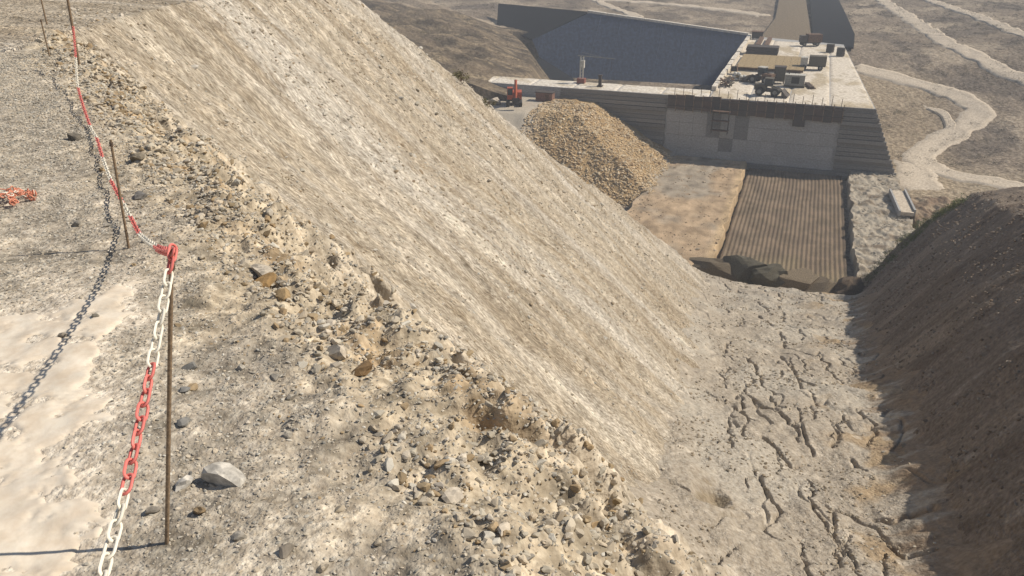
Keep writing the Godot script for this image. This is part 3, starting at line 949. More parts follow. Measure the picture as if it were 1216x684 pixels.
func rubble_heap() -> void:
	var m := surf(120, 190, func(i: int, j: int) -> void:
		var u := lerpf(104.0, 135.85, i / 119.0)
		var v := lerpf(-80.0, -15.5, j / 189.0)
		gp = site(v, u, heap_y(v, u))
		gt = Vector2(v, u)
		var c := Color(0.49, 0.36, 0.20).lerp(Color(0.38, 0.27, 0.15), sstep(-0.1, 0.3, n_mid.get_noise_2d(v * 12.0, u * 12.0)))
		c = c.lerp(Color(0.56, 0.51, 0.43), sstep(-38.0, -41.0, v + 3.0 * n_mid.get_noise_2d(v * 6.0, u * 6.0)))
		gc = c.lerp(Color(0.45, 0.42, 0.37), sstep(-21.0, -19.0, v + 1.6 * n_mid.get_noise_2d(v * 9.0, u * 9.0))))
	var h := base("rubble_heap", Vector3.ZERO, 0.0, "tan rubble bank sloping down in front of the dam's left end", "rubble")
	mesh_node("core", m, M.floor, h)
	var tones: Array = []
	for k in 6:
		tones.append(paint("rubble tone %d" % k, [Color(0.66, 0.50, 0.31), Color(0.57, 0.42, 0.25), Color(0.64, 0.53, 0.36), Color(0.44, 0.32, 0.19), Color(0.58, 0.45, 0.28), Color(0.68, 0.58, 0.43)][k], 0.95, 0.7))
	for k in 300:
		var v := rng.randf_range(-39.0, -17.5)
		var u := rng.randf_range(110.0, 130.0)
		var size := rng.randf_range(0.22, 0.46)
		var o := mesh_node("stone", rocks[k % 6], tones[rng.randi() % 6], h)
		o.transform = lie(site(v, u, heap_y(v, u) + size * 0.15), size)
	var mm := MultiMesh.new()
	mm.transform_format = MultiMesh.TRANSFORM_3D
	mm.use_colors = true
	mm.mesh = rocks[2]
	mm.instance_count = 9000
	for k in 9000:
		var v := rng.randf_range(-42.0, -17.0)
		var u := rng.randf_range(107.0, 134.0)
		var size := rng.randf_range(0.08, 0.28)
		mm.set_instance_transform(k, lie(site(v, u, heap_y(v, u) + size * 0.2), size))
		mm.set_instance_color(k, shade([Color(0.70, 0.54, 0.34), Color(0.60, 0.45, 0.27), Color(0.72, 0.59, 0.41)][k % 3], 0.22))
	var s := MultiMeshInstance3D.new()
	s.name = "small_stones"
	s.multimesh = mm
	s.material_override = M.stone
	s.set_meta("kind", "stuff")
	h.add_child(s)

# ---------------------------------------------------------------- rock ledge at the far end of the trench floor
func lip_rocks() -> void:
	var L := [
		[-5.6, 78.6, -33.2, Vector3(3.0, 1.2, 1.6), Color(0.19, 0.16, 0.12), "low dark rock at the left end of the ledge closing the trench floor"],
		[-3.0, 78.8, -32.9, Vector3(2.7, 1.6, 1.5), Color(0.16, 0.15, 0.12), "dark green grey rock on the ledge, second from its left end"],
		[-0.6, 78.6, -33.3, Vector3(2.2, 1.5, 1.4), Color(0.145, 0.135, 0.105), "darkest rock in the middle of the ledge closing the trench floor"],
		[2.0, 78.6, -33.5, Vector3(2.6, 1.5, 1.5), Color(0.27, 0.225, 0.165), "paler tan rock slanting down in the middle of the ledge"],
		[4.6, 78.4, -33.9, Vector3(2.4, 1.0, 1.5), Color(0.21, 0.175, 0.13), "flat brown rock on the ledge right of the pale one"],
		[7.2, 78.6, -33.9, Vector3(2.3, 1.3, 1.6), Color(0.16, 0.125, 0.095), "brown rock at the right end of the ledge by the dark slope"],
	]
	for k in L.size():
		var a: Array = L[k]
		var o := mesh_node("ledge_rock", make_rock(310 + k, 2, 0.5, Vector3(1, 1, 1)), earth("ledge rock %d" % k, a[4] * 1.2, 2.0, 5.0, 0.65, 60 + k % 2, true, 0.03))
		o.transform = Transform3D(Basis.from_euler(Vector3(0.1, TURN + 0.1 * k, 0.08 * (k - 2))).scaled_local(a[3]), site(a[0], a[1], a[2]))
		tag(o, a[5], "rock", "rocks of the ledge at the end of the trench")

# ---------------------------------------------------------------- stakes and chain
func link_mesh() -> ArrayMesh:
	# a rounded oblong loop of plastic wire, long axis y
	var path: Array = []
	var hw := 0.0105
	var hl := 0.0115
	for k in 6: path.append(Vector2(cos(PI * k / 5.0) * hw, hl + sin(PI * k / 5.0) * hw))
	for k in 6: path.append(Vector2(-cos(PI * k / 5.0) * hw, -hl - sin(PI * k / 5.0) * hw))
	var st := SurfaceTool.new()
	st.begin(Mesh.PRIMITIVE_TRIANGLES)
	var n := path.size()
	var sides := 6
	var ring := func(i: int, j: int) -> Vector3:
		var p: Vector2 = path[i % n]
		var t: Vector2 = (path[(i + 1) % n] - path[(i + n - 1) % n]).normalized()
		var o := Vector2(t.y, -t.x)
		var ang := TAU * j / sides
		return Vector3(p.x + o.x * cos(ang) * 0.0034, p.y + o.y * cos(ang) * 0.0034, sin(ang) * 0.0034)
	for i in n:
		for j in sides:
			var a: Vector3 = ring.call(i, j)
			var b: Vector3 = ring.call(i + 1, j)
			var c: Vector3 = ring.call(i + 1, j + 1)
			var d: Vector3 = ring.call(i, j + 1)
			for p in [a, b, c, a, c, d]: st.add_vertex(p)
	st.index()
	st.generate_normals()
	return st.commit()

func chain(pts: Array, label: String, lm: ArrayMesh, twist: float) -> void:
	var at0 := plan(pts[0][0], pts[0][1], pts[0][2])
	var root := base("barrier_chain", at0, 0.0, label, "chain", "red and white barrier chains")
	var cv := Curve3D.new()
	var marks: Array = []
	for i in pts.size():
		var p := plan(pts[i][0], pts[i][1], pts[i][2])
		var a := plan(pts[maxi(i - 1, 0)][0], pts[maxi(i - 1, 0)][1], pts[maxi(i - 1, 0)][2])
		var b := plan(pts[mini(i + 1, pts.size() - 1)][0], pts[mini(i + 1, pts.size() - 1)][1], pts[mini(i + 1, pts.size() - 1)][2])
		var t := (b - a) * 0.16
		cv.add_point(p, -t, t)
	for i in pts.size(): marks.append(cv.get_closest_offset(plan(pts[i][0], pts[i][1], pts[i][2])))
	var L := cv.get_baked_length()
	var pitch := 0.0355
	var k := 0
	var seg := 0
	while k * pitch < L:
		var s := k * pitch
		while seg < pts.size() - 2 and s >= marks[seg + 1]: seg += 1
		var p := cv.sample_baked(s)
		if s > 1.5: p.y = maxf(p.y, ground_at(p.x, -p.z) + 0.014)
		var d := cv.sample_baked(minf(s + 0.01, L)) - cv.sample_baked(maxf(s - 0.01, 0.0))
		var b := rod_basis(d)
		b = b.rotated(d.normalized(), twist + (PI / 2.0 if k % 2 else 0.0) + 0.25 * sin(k * 1.7))
		var o := mesh_node("link", lm, M.red if pts[seg][3] == "R" else M.white, root)
		o.transform = Transform3D(b, p - at0)
		k += 1

func stake(x: float, zf: float, h: float, lean: Vector2, r: float, label: String) -> void:
	var p := plan(x, ground_at(x, zf), zf)
	var root := base("barrier_stake", p, 0.0, label, "stake", "steel stakes along the rim of the bench")
	var top := Vector3(lean.x, h, lean.y)
	rod(root, "bar", Vector3(-lean.x * 0.15, -0.12, -lean.y * 0.15), top, r, M.steel, r * 0.92, 10)
	for k in 2:
		var f := 0.965 - 0.02 * k
		rod(root, "tie_wire", top * f, top * (f + 0.012), r * 1.5, M.bar, -1.0, 8)

func ground_at(x: float, zf: float) -> float:
	var d := Vector2(x, zf) - RIM0
	return bench_y(d.dot(RIM_Q), d.dot(RIM_S))

func barrier() -> void:
	stake(-0.981, 1.738, 0.90, Vector2(0.172, -0.006), 0.0062, "nearest rusty stake carrying the chain, in the left foreground")
	stake(-2.084, 3.993, 0.60, Vector2(0.03, 0.0), 0.0072, "short thin stake standing where the chain sags to the ground")
	stake(-5.3, 9.95, 1.12, Vector2(0.05, 0.0), 0.016, "tall far stake at the top left that holds up the chain")
	stake(-6.35, 11.2, 0.50, Vector2(0.0, 0.0), 0.010, "thin pale stake left of the tall far stake")
	stake(-8.3, 14.8, 0.8, Vector2(0.0, 0.0), 0.014, "farthest stake at the top left corner")
	var lm := link_mesh()
	chain([[-0.808, -0.72, 1.744, "R"], [-0.803, -0.757, 1.69, "W"], [-0.783, -0.881, 1.487, "R"], [-0.731, -0.978, 1.199, "W"], [-0.698, -1.016, 1.016, "W"], [-0.62, -1.03, 0.70, "R"], [-0.50, -0.98, 0.35, "W"]],
		"near length of red and white plastic chain hanging from the nearest stake", lm, 0.5)
	chain([[-0.808, -0.720, 1.744, "R"], [-1.235, -1.035, 2.552, "W"], [-1.810, -1.390, 3.600, "R"], [-2.169, -1.533, 4.250, "W"], [-2.340, -1.536, 4.525, "R"], [-2.659, -1.571, 5.060, "W"], [-3.025, -1.598, 5.710, "R"], [-3.330, -1.594, 6.263, "W"], [-3.598, -1.597, 6.703, "R"], [-4.328, -1.526, 8.005, "W"], [-4.86, -1.40, 9.08, "R"], [-5.27, -1.17, 9.95, "W"]],
		"long red and white chain running from the nearest stake to the far one", lm, 0.3)
	# a tangle of red chain dropped on the bench
	var hp := plan(-3.2, ground_at(-3.2, 4.82), 4.82)
	var root := base("chain_tangle", hp, 0.0, "small tangled heap of faded orange red chain on the bench at the left edge", "chain")
	for k in 70:
		var a := k * 0.9
		var r := 0.13 * sqrt(rng.randf())
		var o := mesh_node("link", lm, M.faded if k % 9 else M.white, root)
		o.transform = Transform3D(Basis.from_euler(Vector3(rng.randf() * 3.0, a, rng.randf() * 3.0)), Vector3(cos(a) * r * 1.2, 0.015 + 0.085 * (1.0 - r / 0.13) * rng.randf() + 0.01, sin(a) * r))

# ---------------------------------------------------------------- stones on the bench
func bench_stones() -> void:
	var S := [
		[-0.91, 2.01, 0.075, Color(0.60, 0.57, 0.51), "large pale grey stone right of the nearest stake"],
		[-1.03, 1.985, 0.038, Color(0.66, 0.63, 0.57), "rounded whitish stone touching the large pale one beside the stake"],
		[-1.075, 1.87, 0.026, Color(0.30, 0.27, 0.23), "dark flat stone at the foot of the nearest stake"],
		[-0.93, 1.86, 0.026, Color(0.33, 0.24, 0.14), "brown stone in front of the large pale stone"],
		[-1.14, 2.29, 0.030, Color(0.24, 0.235, 0.22), "dark grey stone behind the nearest stake, lowest of three"],
		[-1.22, 2.52, 0.030, Color(0.27, 0.265, 0.25), "dark grey stone behind the nearest stake, middle of three"],
		[-1.28, 2.72, 0.034, Color(0.23, 0.225, 0.21), "dark grey stone behind the nearest stake, topmost of three"],
		[-0.62, 1.66, 0.024, Color(0.30, 0.26, 0.21), "single dark stone in the gravel at the bottom edge"],
		[-1.835, 3.114, 0.026, Color(0.28, 0.25, 0.20), "small dark stone alone on the pale dust, the farther one"],
		[-1.887, 2.93, 0.026, Color(0.30, 0.26, 0.21), "small flat stone alone on the pale dust, the nearer one"],
		[-2.81, 5.80, 0.075, Color(0.26, 0.22, 0.16), "brown clod above the short stake on the rim"],
		[-2.40, 4.88, 0.055, Color(0.19, 0.18, 0.17), "rounded dark stone just right of the short stake"],
		[-3.62, 6.45, 0.085, Color(0.17, 0.15, 0.12), "flat dark clod lying left of the sagging chain"],
		[-1.32, 3.80, 0.075, Color(0.55, 0.49, 0.40), "pale block capping the brown rock on the rim"],
		[-1.26, 3.68, 0.060, Color(0.36, 0.23, 0.10), "rust brown rock below the pale block on the rim"],
		[-1.10, 3.42, 0.055, Color(0.42, 0.30, 0.16), "tan brown rock on the rim in front of the rust brown one"],
		[-0.72, 2.85, 0.070, Color(0.58, 0.51, 0.41), "cream block on the rim in the middle of the broken band"],
		[-0.60, 2.72, 0.060, Color(0.34, 0.22, 0.11), "dark brown rock beside the cream block on the rim"],
		[-0.18, 1.95, 0.045, Color(0.62, 0.55, 0.45), "long cream slab on the rim near the bottom edge"],
	]
	for a in S:
		var o := mesh_node("stone", rocks[(int(a[2] * 1000.0)) % 6], paint("stone " + a[4].left(24), a[3], 0.95, 0.7, 0.0, 0.2))
		o.transform = lie(plan(a[0], ground_at(a[0], a[1]) + a[2] * 0.25, a[1]), a[2], 0.75)
		tag(o, a[4], "stone", "larger stones on the bench")
	var sets := [paint("loose stone grey", Color(0.42, 0.385, 0.325), 0.95, 0.7, 0.0, 0.2), paint("loose stone tan", Color(0.50, 0.43, 0.325), 0.95, 0.7, 0.0, 0.2), paint("loose stone dark", Color(0.30, 0.275, 0.235), 0.95, 0.7, 0.0, 0.2), paint("loose stone brown", Color(0.42, 0.315, 0.19), 0.95, 0.7, 0.0, 0.2)]
	for k in 62:
		var q := 0.2 + 5.0 * pow(rng.randf(), 1.3)
		var s := rng.randf_range(-1.0, 0.35)
		var p := bench_xz(q, s)
		if dust_mask(p.x, p.y) > 0.3: continue
		var size := rng.randf_range(0.012, 0.024) * (1.0 + 0.14 * q)
		var tone := rng.randi() % 4
		var o := mesh_node("stone", rocks[rng.randi() % 6], sets[tone])
		o.transform = lie(plan(p.x, bench_y(q, s) + size * 0.2, p.y), size, 0.75)
		var zone := "in the gravel near the bottom edge" if q < 1.0 else ("on the rim beyond the nearest stake" if q < 2.6 else "far along the rim by the sagging chain")
		tag(o, "small %s loose stone %s" % [["grey", "tan", "dark", "brown"][tone], zone], "stone", "loose stones among the gravel near the rim")
	var xf: Array = []
	var cs: Array = []
	for k in 85000:
		var q := -0.6 + 13.0 * pow(rng.randf(), 1.7)
		var s := rng.randf_range(-1.75, 0.55)
		var p := bench_xz(q, s)
		var dust := dust_mask(p.x, p.y)
		if rng.randf() < pow(dust, 1.5) * 0.97: continue
		if n_mid.get_noise_2d(p.x * 50.0, p.y * 50.0) < rng.randf_range(-0.6, 0.3) - 0.2: continue
		var size := 0.0028 + 0.008 * pow(rng.randf(), 3.0) + 0.0010 * q
		if s > -0.4: size *= rng.randf_range(1.0, 1.5)
		xf.append(lie(plan(p.x, bench_y(q, s) + size * 0.12, p.y), size, 0.55))
		var pick := rng.randf()
		var c := Color(0.52, 0.48, 0.41)
		if pick < 0.16: c = Color(0.36, 0.335, 0.29)
		elif pick < 0.45: c = Color(0.60, 0.53, 0.42)
		elif pick < 0.6: c = Color(0.70, 0.65, 0.56)
		elif pick < 0.66 and s > -0.7: c = Color(0.44, 0.33, 0.20)
		cs.append(shade(c, 0.16))
	scatter("gravel", "grey and tan gravel covering the bench up to its rim", "gravel", pebbles, M.stone, xf, cs)
	# broken rock of the rim
	xf = []
	cs = []
	for k in 14000:
		var q := -0.8 + 15.0 * pow(rng.randf(), 1.6)
		var s := rng.randf_range(-0.45, 0.8)
		if n_mid.get_noise_2d(q * 40.0, s * 50.0) < rng.randf_range(-0.35, 0.25): continue
		var p := bench_xz(q, s)
		var size := (0.006 + 0.020 * pow(rng.randf(), 2.6)) * (1.0 + 0.10 * q)
		xf.append(lie(plan(p.x, bench_y(q, s) + size * 0.15, p.y), size, 0.8))
		var pick := rng.randf()
		cs.append(shade(Color(0.58, 0.51, 0.40) if pick < 0.6 else (Color(0.42, 0.32, 0.20) if pick < 0.8 else Color(0.66, 0.60, 0.50)), 0.2))
	scatter("rim_rubble", "broken tan and brown rock along the rim of the bench", "rubble", rocks, M.stone, xf, cs)

# ---------------------------------------------------------------- things on the dam
func deck_equipment() -> void:
	# tan plywood deck, boards side by side
	var o := base("plywood_deck", site(-7.0, 172.0, DECK + 0.08), TURN, "long yellow plywood platform in the middle of the pale deck", "platform")
	for k in 9:
		box(o, "board", Vector3(-5.4 + 1.4 * k, 0.55 + 0.02 * (k % 2), 0.0), Vector3(1.36, 0.12, 17.0), M.ply)
	for k in 4: box(o, "bearer", Vector3(0.2, 0.25, -7.5 + 5.0 * k), Vector3(12.4, 0.48, 0.3), M.timber)
	o = base("panel_stack", site(-9.7, 185.5, DECK + 0.08), TURN, "long low stack of dark formwork panels behind the plywood platform", "stack")
	for k in 4: box(o, "panel", Vector3(0.1 * (k % 2), 0.3 + 0.42 * k, 0), Vector3(6.6, 0.36, 4.2 - 0.2 * k), M.form[1] if k % 2 else M.iron)
	for k in 2:
		o = base("beam_stack", site(-11.4 + 1.9 * k, 202.0, DECK + 0.08), TURN, ["left stack of reddish timber beams at the far left of the deck", "right stack of reddish timber beams at the far left of the deck"][k], "timber", "timber beam stacks on the deck")
		for i in 3:
			for j in 2: box(o, "beam", Vector3(-0.32 + 0.33 * i, 0.3 + 0.34 * j, 0), Vector3(0.28, 0.3, 15.0 - j), M.timber)
	o = base("dark_crate", site(-12.6, 210.5, DECK + 0.08), TURN, "dark crate in the far left corner of the deck", "crate")
	box(o, "body", Vector3(0, 0.9, 0), Vector3(2.6, 1.5, 2.2), M.iron)
	box(o, "lid", Vector3(0, 1.73, 0), Vector3(2.8, 0.14, 2.4), M.timber)
	for s in [-0.9, 0.9]: box(o, "skid", Vector3(s, 0.07, 0), Vector3(0.25, 0.14, 2.2), M.timber)
	truck(site(1.0, 169.0, DECK + 0.08), TURN - 1.57, "truck with a white cab and dark box body right of the plywood platform", M.pale, M.olive)
	truck(site(-0.2, 202.5, DECK + 0.08), TURN - 1.2, "dark brown truck at the far edge of the deck", M.iron, M.timber)
	for k in 2:
		o = base("steel_drum", site([4.2, 6.3][k], [194.0, 189.0][k], DECK + 0.08), TURN, ["farther of two dark drums at the far right of the deck", "nearer of two dark drums at the far right of the deck"][k], "drum", "drums on the deck")
		rod(o, "shell", Vector3(0, 0, 0), Vector3(0, 1.7, 0), 0.85, M.iron, -1.0, 14)
		for h in [0.5, 1.2]: rod(o, "hoop", Vector3(0, h, 0), Vector3(0, h + 0.1, 0), 0.9, M.black, -1.0, 14)
		rod(o, "lid", Vector3(0, 1.7, 0), Vector3(0, 1.76, 0), 0.7, M.grey, -1.0, 14)
	o = base("water_tank", site(-4.4, 152.0, DECK + 0.08), TURN, "tall olive tank box standing behind the loader on the deck", "tank")
	box(o, "body", Vector3(0, 1.6, 0), Vector3(1.9, 2.4, 1.9), M.olive)
	box(o, "roof", Vector3(0, 2.87, 0), Vector3(2.05, 0.14, 2.05), M.iron)
	for s in [[-0.8, -0.8], [0.8, -0.8], [-0.8, 0.8], [0.8, 0.8]]: box(o, "leg", Vector3(s[0], 0.2, s[1]), Vector3(0.2, 0.4, 0.2), M.iron)
	o = base("generator", site(-1.7, 149.5, DECK + 0.08), TURN, "pale grey generator with a dark grille beside the olive tank", "generator")
	box(o, "housing", Vector3(0, 1.15, 0), Vector3(3.3, 1.7, 1.7), M.grey)
	box(o, "grille", Vector3(0.1, 1.2, 0.87), Vector3(1.3, 1.1, 0.06), M.black)
	box(o, "roof", Vector3(0, 2.06, 0), Vector3(3.4, 0.1, 1.8), M.pale)
	box(o, "skid", Vector3(0, 0.15, 0), Vector3(3.5, 0.28, 1.6), M.olive)
	rod(o, "exhaust", Vector3(-1.1, 2.0, 0), Vector3(-1.1, 2.8, 0), 0.1, M.iron)
	o = base("rebar_bundle", site(0.9, 150.5, DECK + 0.08), TURN + 0.2, "brown bundle of steel bars right of the generator", "steel bars")
	for k in 9: rod(o, "bar", Vector3(-0.4 + 0.2 * (k % 5), 0.1 + 0.18 * (k / 5), -2.2), Vector3(-0.35 + 0.19 * (k % 5), 0.12 + 0.18 * (k / 5), 2.2 + 0.1 * (k % 3)), 0.09, M.bar, -1.0, 6)
	for k in 3: box(o, "sleeper", Vector3(0, 0.02, -1.6 + 1.6 * k), Vector3(1.5, 0.14, 0.2), M.timber)
	loader(site(-5.6, 140.0, DECK + 0.08), TURN + 1.45, "dark wheel loader at the near edge of the deck above the formwork")
	loader(site(-7.3, 150.8, DECK + 0.08), TURN - 2.0, "brown loader with a pale cab roof behind the near loader", true)
	o = base("bag_pile", site(-11.6, 152.4, DECK + 0.08), TURN, "pile of cream bags near the left edge of the deck", "bags")
	for k in 12:
		var lay := k / 5
		var c := CapsuleMesh.new()
		c.radius = 0.36
		c.height = 1.5
		c.radial_segments = 8
		c.rings = 2
		var b := mesh_node("bag", c, M.pale if k % 3 else M.ply, o)
		b.position = Vector3(-0.9 + 0.62 * (k % 5) + 0.2 * lay, 0.27 + 0.45 * lay, 0.2 * (k % 2))
		b.rotation = Vector3(PI / 2.0, 0.1 * (k % 3), 0)
		b.scale = Vector3(1, 1, 0.75)
	o = base("scrap_pile", site(-12.9, 146.5, DECK + 0.08), TURN, "brown heap of planks and steel in the near left corner of the deck", "scrap")
	for k in 22:
		box(o, "plank", Vector3(rng.randf_range(-0.8, 0.8), 0.15 + 0.055 * k, rng.randf_range(-1.6, 1.6)), Vector3(rng.randf_range(1.2, 2.4), 0.1, 0.3), [M.timber, M.olive, M.iron][k % 3], Vector3(rng.randf_range(-0.2, 0.2), rng.randf() * 3.0, rng.randf_range(-0.25, 0.25)))
	o = base("cable_reel", site(-13.0, 159.0, DECK + 0.08), TURN, "dark cable reel by the left kerb of the deck", "reel")
	rod(o, "drum", Vector3(-0.5, 0.9, 0), Vector3(0.5, 0.9, 0), 0.5, M.black, -1.0, 12)
	for s in [-0.55, 0.55]: rod(o, "flange", Vector3(s, 0.9, 0), Vector3(s + 0.08, 0.9, 0), 0.9, M.timber, -1.0, 16)
	# post and light crane on the crest wall
	o = base("dark_post", site(-33.8, 138.1, DECK + 0.05), TURN, "short dark post standing on the pale crest wall", "post")
	box(o, "base", Vector3(0, 0.1, 0), Vector3(0.9, 0.2, 0.9), M.iron)
	box(o, "shaft", Vector3(0, 1.0, 0), Vector3(0.5, 1.7, 0.5), M.form[1])
	box(o, "cap", Vector3(0, 1.92, 0), Vector3(0.7, 0.15, 0.7), M.iron)
	o = base("site_crane", site(-37.8, 140.3, DECK + 0.05), TURN, "small pale crane with a thin jib behind the crest wall", "crane")
	box(o, "base", Vector3(0, 0.4, 0), Vector3(1.4, 0.8, 1.2), paint("faded red", Color(0.28, 0.10, 0.07)))
	for s in [[-0.25, -0.25], [0.25, -0.25], [-0.25, 0.25], [0.25, 0.25]]: rod(o, "mast_leg", Vector3(s[0], 0.8, s[1]), Vector3(s[0], 4.6, s[1]), 0.06, M.pale, -1.0, 5)
	for k in 6: rod(o, "mast_brace", Vector3(-0.25, 0.9 + 0.6 * k, 0.25), Vector3(0.25, 1.5 + 0.6 * k, 0.25), 0.04, M.pale, -1.0, 5)
	box(o, "cab", Vector3(0.1, 3.3, 0.1), Vector3(0.75, 1.3, 0.8), M.pale)
	rod(o, "jib", Vector3(-0.8, 4.7, 0), Vector3(6.0, 4.5, 0), 0.09, M.grey, 0.05, 6)
	rod(o, "stay", Vector3(0, 5.3, 0), Vector3(4.2, 4.55, 0), 0.03, M.grey, -1.0, 5)
	rod(o, "hoist_rope", Vector3(5.4, 4.5, 0), Vector3(5.4, 2.4, 0), 0.03, M.iron, -1.0, 5)

func wheel(parent: Node, c: Vector3, r: float, w: float, axis := Vector3(0, 0, 1)) -> void:
	var t := rod(parent, "wheel", c - axis * w * 0.5, c + axis * w * 0.5, r, M.black, -1.0, 14)
	rod(t, "rim", Vector3(0, -w * 0.52, 0), Vector3(0, w * 0.52, 0), r * 0.5, M.grey, -1.0, 10)

func truck(at: Vector3, turn: float, label: String, cab_m: Material, body_m: Material) -> void:
	# local +z is the front
	var o := base("truck", at, turn, label, "truck", "trucks on the deck")
	box(o, "chassis", Vector3(0, 0.75, 0), Vector3(0.9, 0.3, 4.6), M.black)
	var cab := box(o, "cab", Vector3(0, 1.55, 1.7), Vector3(1.9, 1.5, 1.3), cab_m)
	box(cab, "windscreen", Vector3(0, 0.25, 0.66), Vector3(1.6, 0.7, 0.03), M.glass)
	box(o, "box_body", Vector3(0, 1.75, -0.75), Vector3(2.1, 1.75, 3.2), body_m)
	for z in [1.6, -1.4]:
		for x in [-0.85, 0.85]: wheel(o, Vector3(x, 0.48, z), 0.48, 0.35, Vector3.RIGHT)

func loader(at: Vector3, turn: float, label: String, pale_roof := false) -> void:
	# local +z is the front
	var o := base("wheel_loader", at, turn, label, "loader", "loaders on the deck")
	var body: Material = M.olive if not pale_roof else M.timber
	box(o, "engine_hood", Vector3(0, 1.35, -1.2), Vector3(1.5, 0.9, 1.9), body)
	box(o, "frame", Vector3(0, 0.9, 0.3), Vector3(1.1, 0.5, 3.6), M.iron)
	var cab := box(o, "cab", Vector3(0, 2.15, 0.05), Vector3(1.3, 1.2, 1.2), M.glass)
	box(cab, "roof", Vector3(0, 0.66, 0), Vector3(1.5, 0.12, 1.4), M.pale if pale_roof else body)
	for s in [-0.55, 0.55]: rod(o, "lift_arm", Vector3(s, 1.5, 0.6), Vector3(s, 0.8, 2.5), 0.13, body, -1.0, 6)
	mesh_node("bucket", hexa([Vector3(-1.2, 0.2, 2.4), Vector3(1.2, 0.2, 2.4), Vector3(1.2, 0.2, 3.5), Vector3(-1.2, 0.2, 3.5), Vector3(-1.2, 1.2, 2.4), Vector3(1.2, 1.2, 2.4), Vector3(1.2, 0.5, 3.0), Vector3(-1.2, 0.5, 3.0)]), M.iron, o)
	rod(o, "exhaust", Vector3(0.4, 1.8, -1.2), Vector3(0.4, 2.5, -1.2), 0.07, M.black)
	for z in [1.3, -1.2]:
		for x in [-0.85, 0.85]: wheel(o, Vector3(x, 0.7, z), 0.7, 0.5, Vector3.RIGHT)

func abutment_machines() -> void:
	var gy := heap_y(-46.0, 128.0)
	var o := base("excavator", site(-46.2, 128.0, gy), TURN + 0.35, "orange excavator standing on the pale pad above the rubble bank", "excavator")
	for x in [-1.05, 1.05]:
		var tr := mesh_node("track", hexa([Vector3(x - 0.28, 0, -1.5), Vector3(x + 0.28, 0, -1.5), Vector3(x + 0.28, 0, 1.5), Vector3(x - 0.28, 0, 1.5), Vector3(x - 0.28, 0.8, -1.9), Vector3(x + 0.28, 0.8, -1.9), Vector3(x + 0.28, 0.8, 1.9), Vector3(x - 0.28, 0.8, 1.9)]), M.black, o)
		for z in [-1.3, 0.0, 1.3]: rod(tr, "roller", Vector3(x - 0.32, 0.4, z), Vector3(x + 0.32, 0.4, z), 0.25, M.iron, -1.0, 10)
	rod(o, "turntable", Vector3(0, 0.75, 0), Vector3(0, 1.05, 0), 0.8, M.iron, -1.0, 16)
	box(o, "house", Vector3(0.1, 1.65, -0.7), Vector3(2.4, 1.2, 2.4), M.orange)
	box(o, "counterweight", Vector3(0, 1.55, -2.1), Vector3(2.3, 1.0, 0.5), M.iron)
	var cab := box(o, "cab", Vector3(-0.7, 2.2, 0.9), Vector3(0.95, 1.9, 1.3), M.orange)
	box(cab, "window", Vector3(0, 0.3, 0.66), Vector3(0.8, 1.0, 0.03), M.glass)
	box(cab, "window", Vector3(-0.48, 0.3, 0), Vector3(0.03, 0.9, 1.0), M.glass)
	rod(o, "boom", Vector3(0.25, 1.7, 0.4), Vector3(0.25, 4.6, 2.8), 0.3, M.orange, 0.22, 6)
	rod(o, "stick", Vector3(0.25, 4.7, 2.7), Vector3(0.25, 2.0, 4.2), 0.24, M.orange, 0.16, 6)
	rod(o, "hydraulic_ram", Vector3(0.25, 2.0, 1.0), Vector3(0.25, 3.6, 2.6), 0.09, M.grey, -1.0, 6)
	mesh_node("bucket", hexa([Vector3(-0.35, 0.9, 3.7), Vector3(0.85, 0.9, 3.7), Vector3(0.85, 1.0, 4.6), Vector3(-0.35, 1.0, 4.6), Vector3(-0.35, 1.8, 3.9), Vector3(0.85, 1.8, 3.9), Vector3(0.85, 2.1, 4.5), Vector3(-0.35, 2.1, 4.5)]), M.iron, o)
	# pale spoil beside it
	var p := mesh_node("spoil_heap", make_rock(411, 3, 0.6, Vector3(1.6, 1.0, 1.3)), earth("pale spoil", Color(0.62, 0.57, 0.50), 2.0, 6.0, 0.7, 91, true, 0.03))
	p.position = site(-49.6, 127.5, gy + 0.3)
	tag(p, "small pale spoil heap left of the orange excavator", "spoil")
	var st := base("site_hut", site(-42.3, 133.2, heap_y(-42.3, 133.2)), TURN, "low reddish site hut against the crest wall right of the excavator", "hut")
	box(st, "wall", Vector3(0, 0.8, 0), Vector3(3.0, 1.5, 1.6), paint("faded brick red", Color(0.26, 0.14, 0.10)))
	box(st, "roof", Vector3(0, 1.62, 0), Vector3(3.3, 0.12, 1.9), M.iron)
	box(st, "door", Vector3(0.6, 0.7, 0.82), Vector3(0.7, 1.3, 0.05), M.timber)

# ---------------------------------------------------------------- scrub
func leaf_mesh(sd: int, blades: int, spread: float) -> ArrayMesh:
	# a tuft of small leaf faces through a lumpy crown, about one unit across
	var r := RandomNumberGenerator.new()
	r.seed = sd
	var st := SurfaceTool.new()
	st.begin(Mesh.PRIMITIVE_TRIANGLES)
	st.set_smooth_group(-1)
	var hubs: Array = []
	for k in 7: hubs.append(Vector3(r.randf_range(-0.5, 0.5) * spread, r.randf_range(0.1, 0.55), r.randf_range(-0.5, 0.5) * spread))
	for k in blades:
		var c: Vector3 = hubs[r.randi() % 7] + Vector3(r.randfn(0, 0.13), r.randfn(0, 0.12), r.randfn(0, 0.13))
		c.y = maxf(c.y, 0.02)
		var d := Vector3(r.randf_range(-1, 1), r.randf_range(-0.3, 1), r.randf_range(-1, 1)).normalized() * r.randf_range(0.05, 0.11)
		var e := d.cross(Vector3(r.randf_range(-1, 1), r.randf_range(-1, 1), r.randf_range(-1, 1))).normalized() * 0.03
		for p in [c - d, c + e, c + d, c - d, c + d, c - e]: st.add_vertex(p)
	st.generate_normals()
	return st.commit()

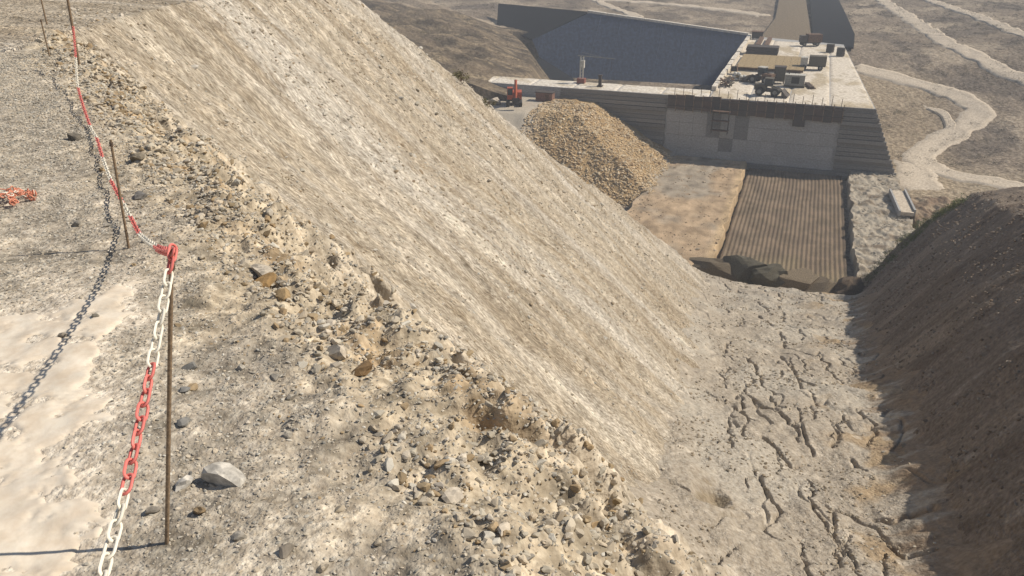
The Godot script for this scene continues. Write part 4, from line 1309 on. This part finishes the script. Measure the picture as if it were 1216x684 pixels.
func plants() -> void:
	var tufts := [leaf_mesh(1, 60, 1.0), leaf_mesh(2, 60, 1.2), leaf_mesh(3, 50, 0.8)]
	var xf: Array = []
	var cs: Array = []
	for k in 9000:
		var a := rng.randf()
		var u := 140.0 + 200.0 * a
		var v := rng.randf_range(9.0, 110.0) if rng.randf() < 0.72 else rng.randf_range(-140.0, -45.0)
		if n_mid.get_noise_2d(v * 3.1 + 77.0, u * 2.1) < rng.randf_range(-0.35, 0.2): continue
		if v < -13.0 and u > 205.0 and u < 245.0: continue
		if v < 14.0 and u < 225.0 and v > 0.0: continue
		var size := rng.randf_range(0.5, 1.5)
		xf.append(Transform3D(Basis(Vector3.UP, rng.randf() * TAU).scaled(Vector3(size, size * 0.6, size)), site(v, u, valley_full(v, u) - 0.05)))
		cs.append(shade(Color(0.15, 0.125, 0.095) if rng.randf() < 0.7 else Color(0.10, 0.095, 0.05), 0.35))
	scatter("scrub", "low dry brown scrub covering the far hillsides", "scrub", tufts, M.leaf, xf, cs)
	# green scrub along the crest of the shaded slope
	xf = []
	cs = []
	for k in 900:
		var u := rng.randf_range(62.0, 86.0)
		var d := rng.randf_range(0.6, 7.0)
		var v := toe_right(u) + d
		if u < 83.0 - maxf(0.0, d - 5.0) * 2.0 - 5.0: continue
		var size := rng.randf_range(0.4, 1.0)
		xf.append(Transform3D(Basis(Vector3.UP, rng.randf() * TAU).scaled(Vector3(size, size * 0.9, size)), site(v, u, right_y(v, u) - 0.03)))
		cs.append(shade(Color(0.12, 0.145, 0.05), 0.3))
	scatter("crest_scrub", "green scrub along the far crest of the shaded slope", "scrub", tufts, M.leaf, xf, cs)
	# two bushes on the skyline of the sunlit slope
	for a in [[-3.0, 46.9, 0.9, "olive bush on the edge of the sunlit slope above the excavator"], [-1.4, 47.0, 0.55, "smaller dry tuft just below the olive bush on the slope edge"]]:
		var o := base("bush", plan(a[0], wall_y(a[0], a[1]) - 0.05, a[1]), 0.0, a[3], "bush")
		var lf := mesh_node("foliage", leaf_mesh(int(a[1] * 10.0), 420, 1.0), leafy(Color(0.13, 0.115, 0.05)), o)
		lf.scale = Vector3(a[2] * 1.3, a[2], a[2] * 1.3)
		for k in 4: rod(o, "stem", Vector3(0, -0.1, 0), Vector3(0.25 * cos(k * 1.7), 0.5, 0.25 * sin(k * 1.7)) * a[2], 0.03, M.timber, 0.012, 5)

func leafy(c: Color) -> StandardMaterial3D:
	var m := StandardMaterial3D.new()
	m.albedo_color = c.linear_to_srgb()
	m.roughness = 0.85
	m.backlight_enabled = true
	m.backlight = Color(0.05, 0.05, 0.02)
	return m
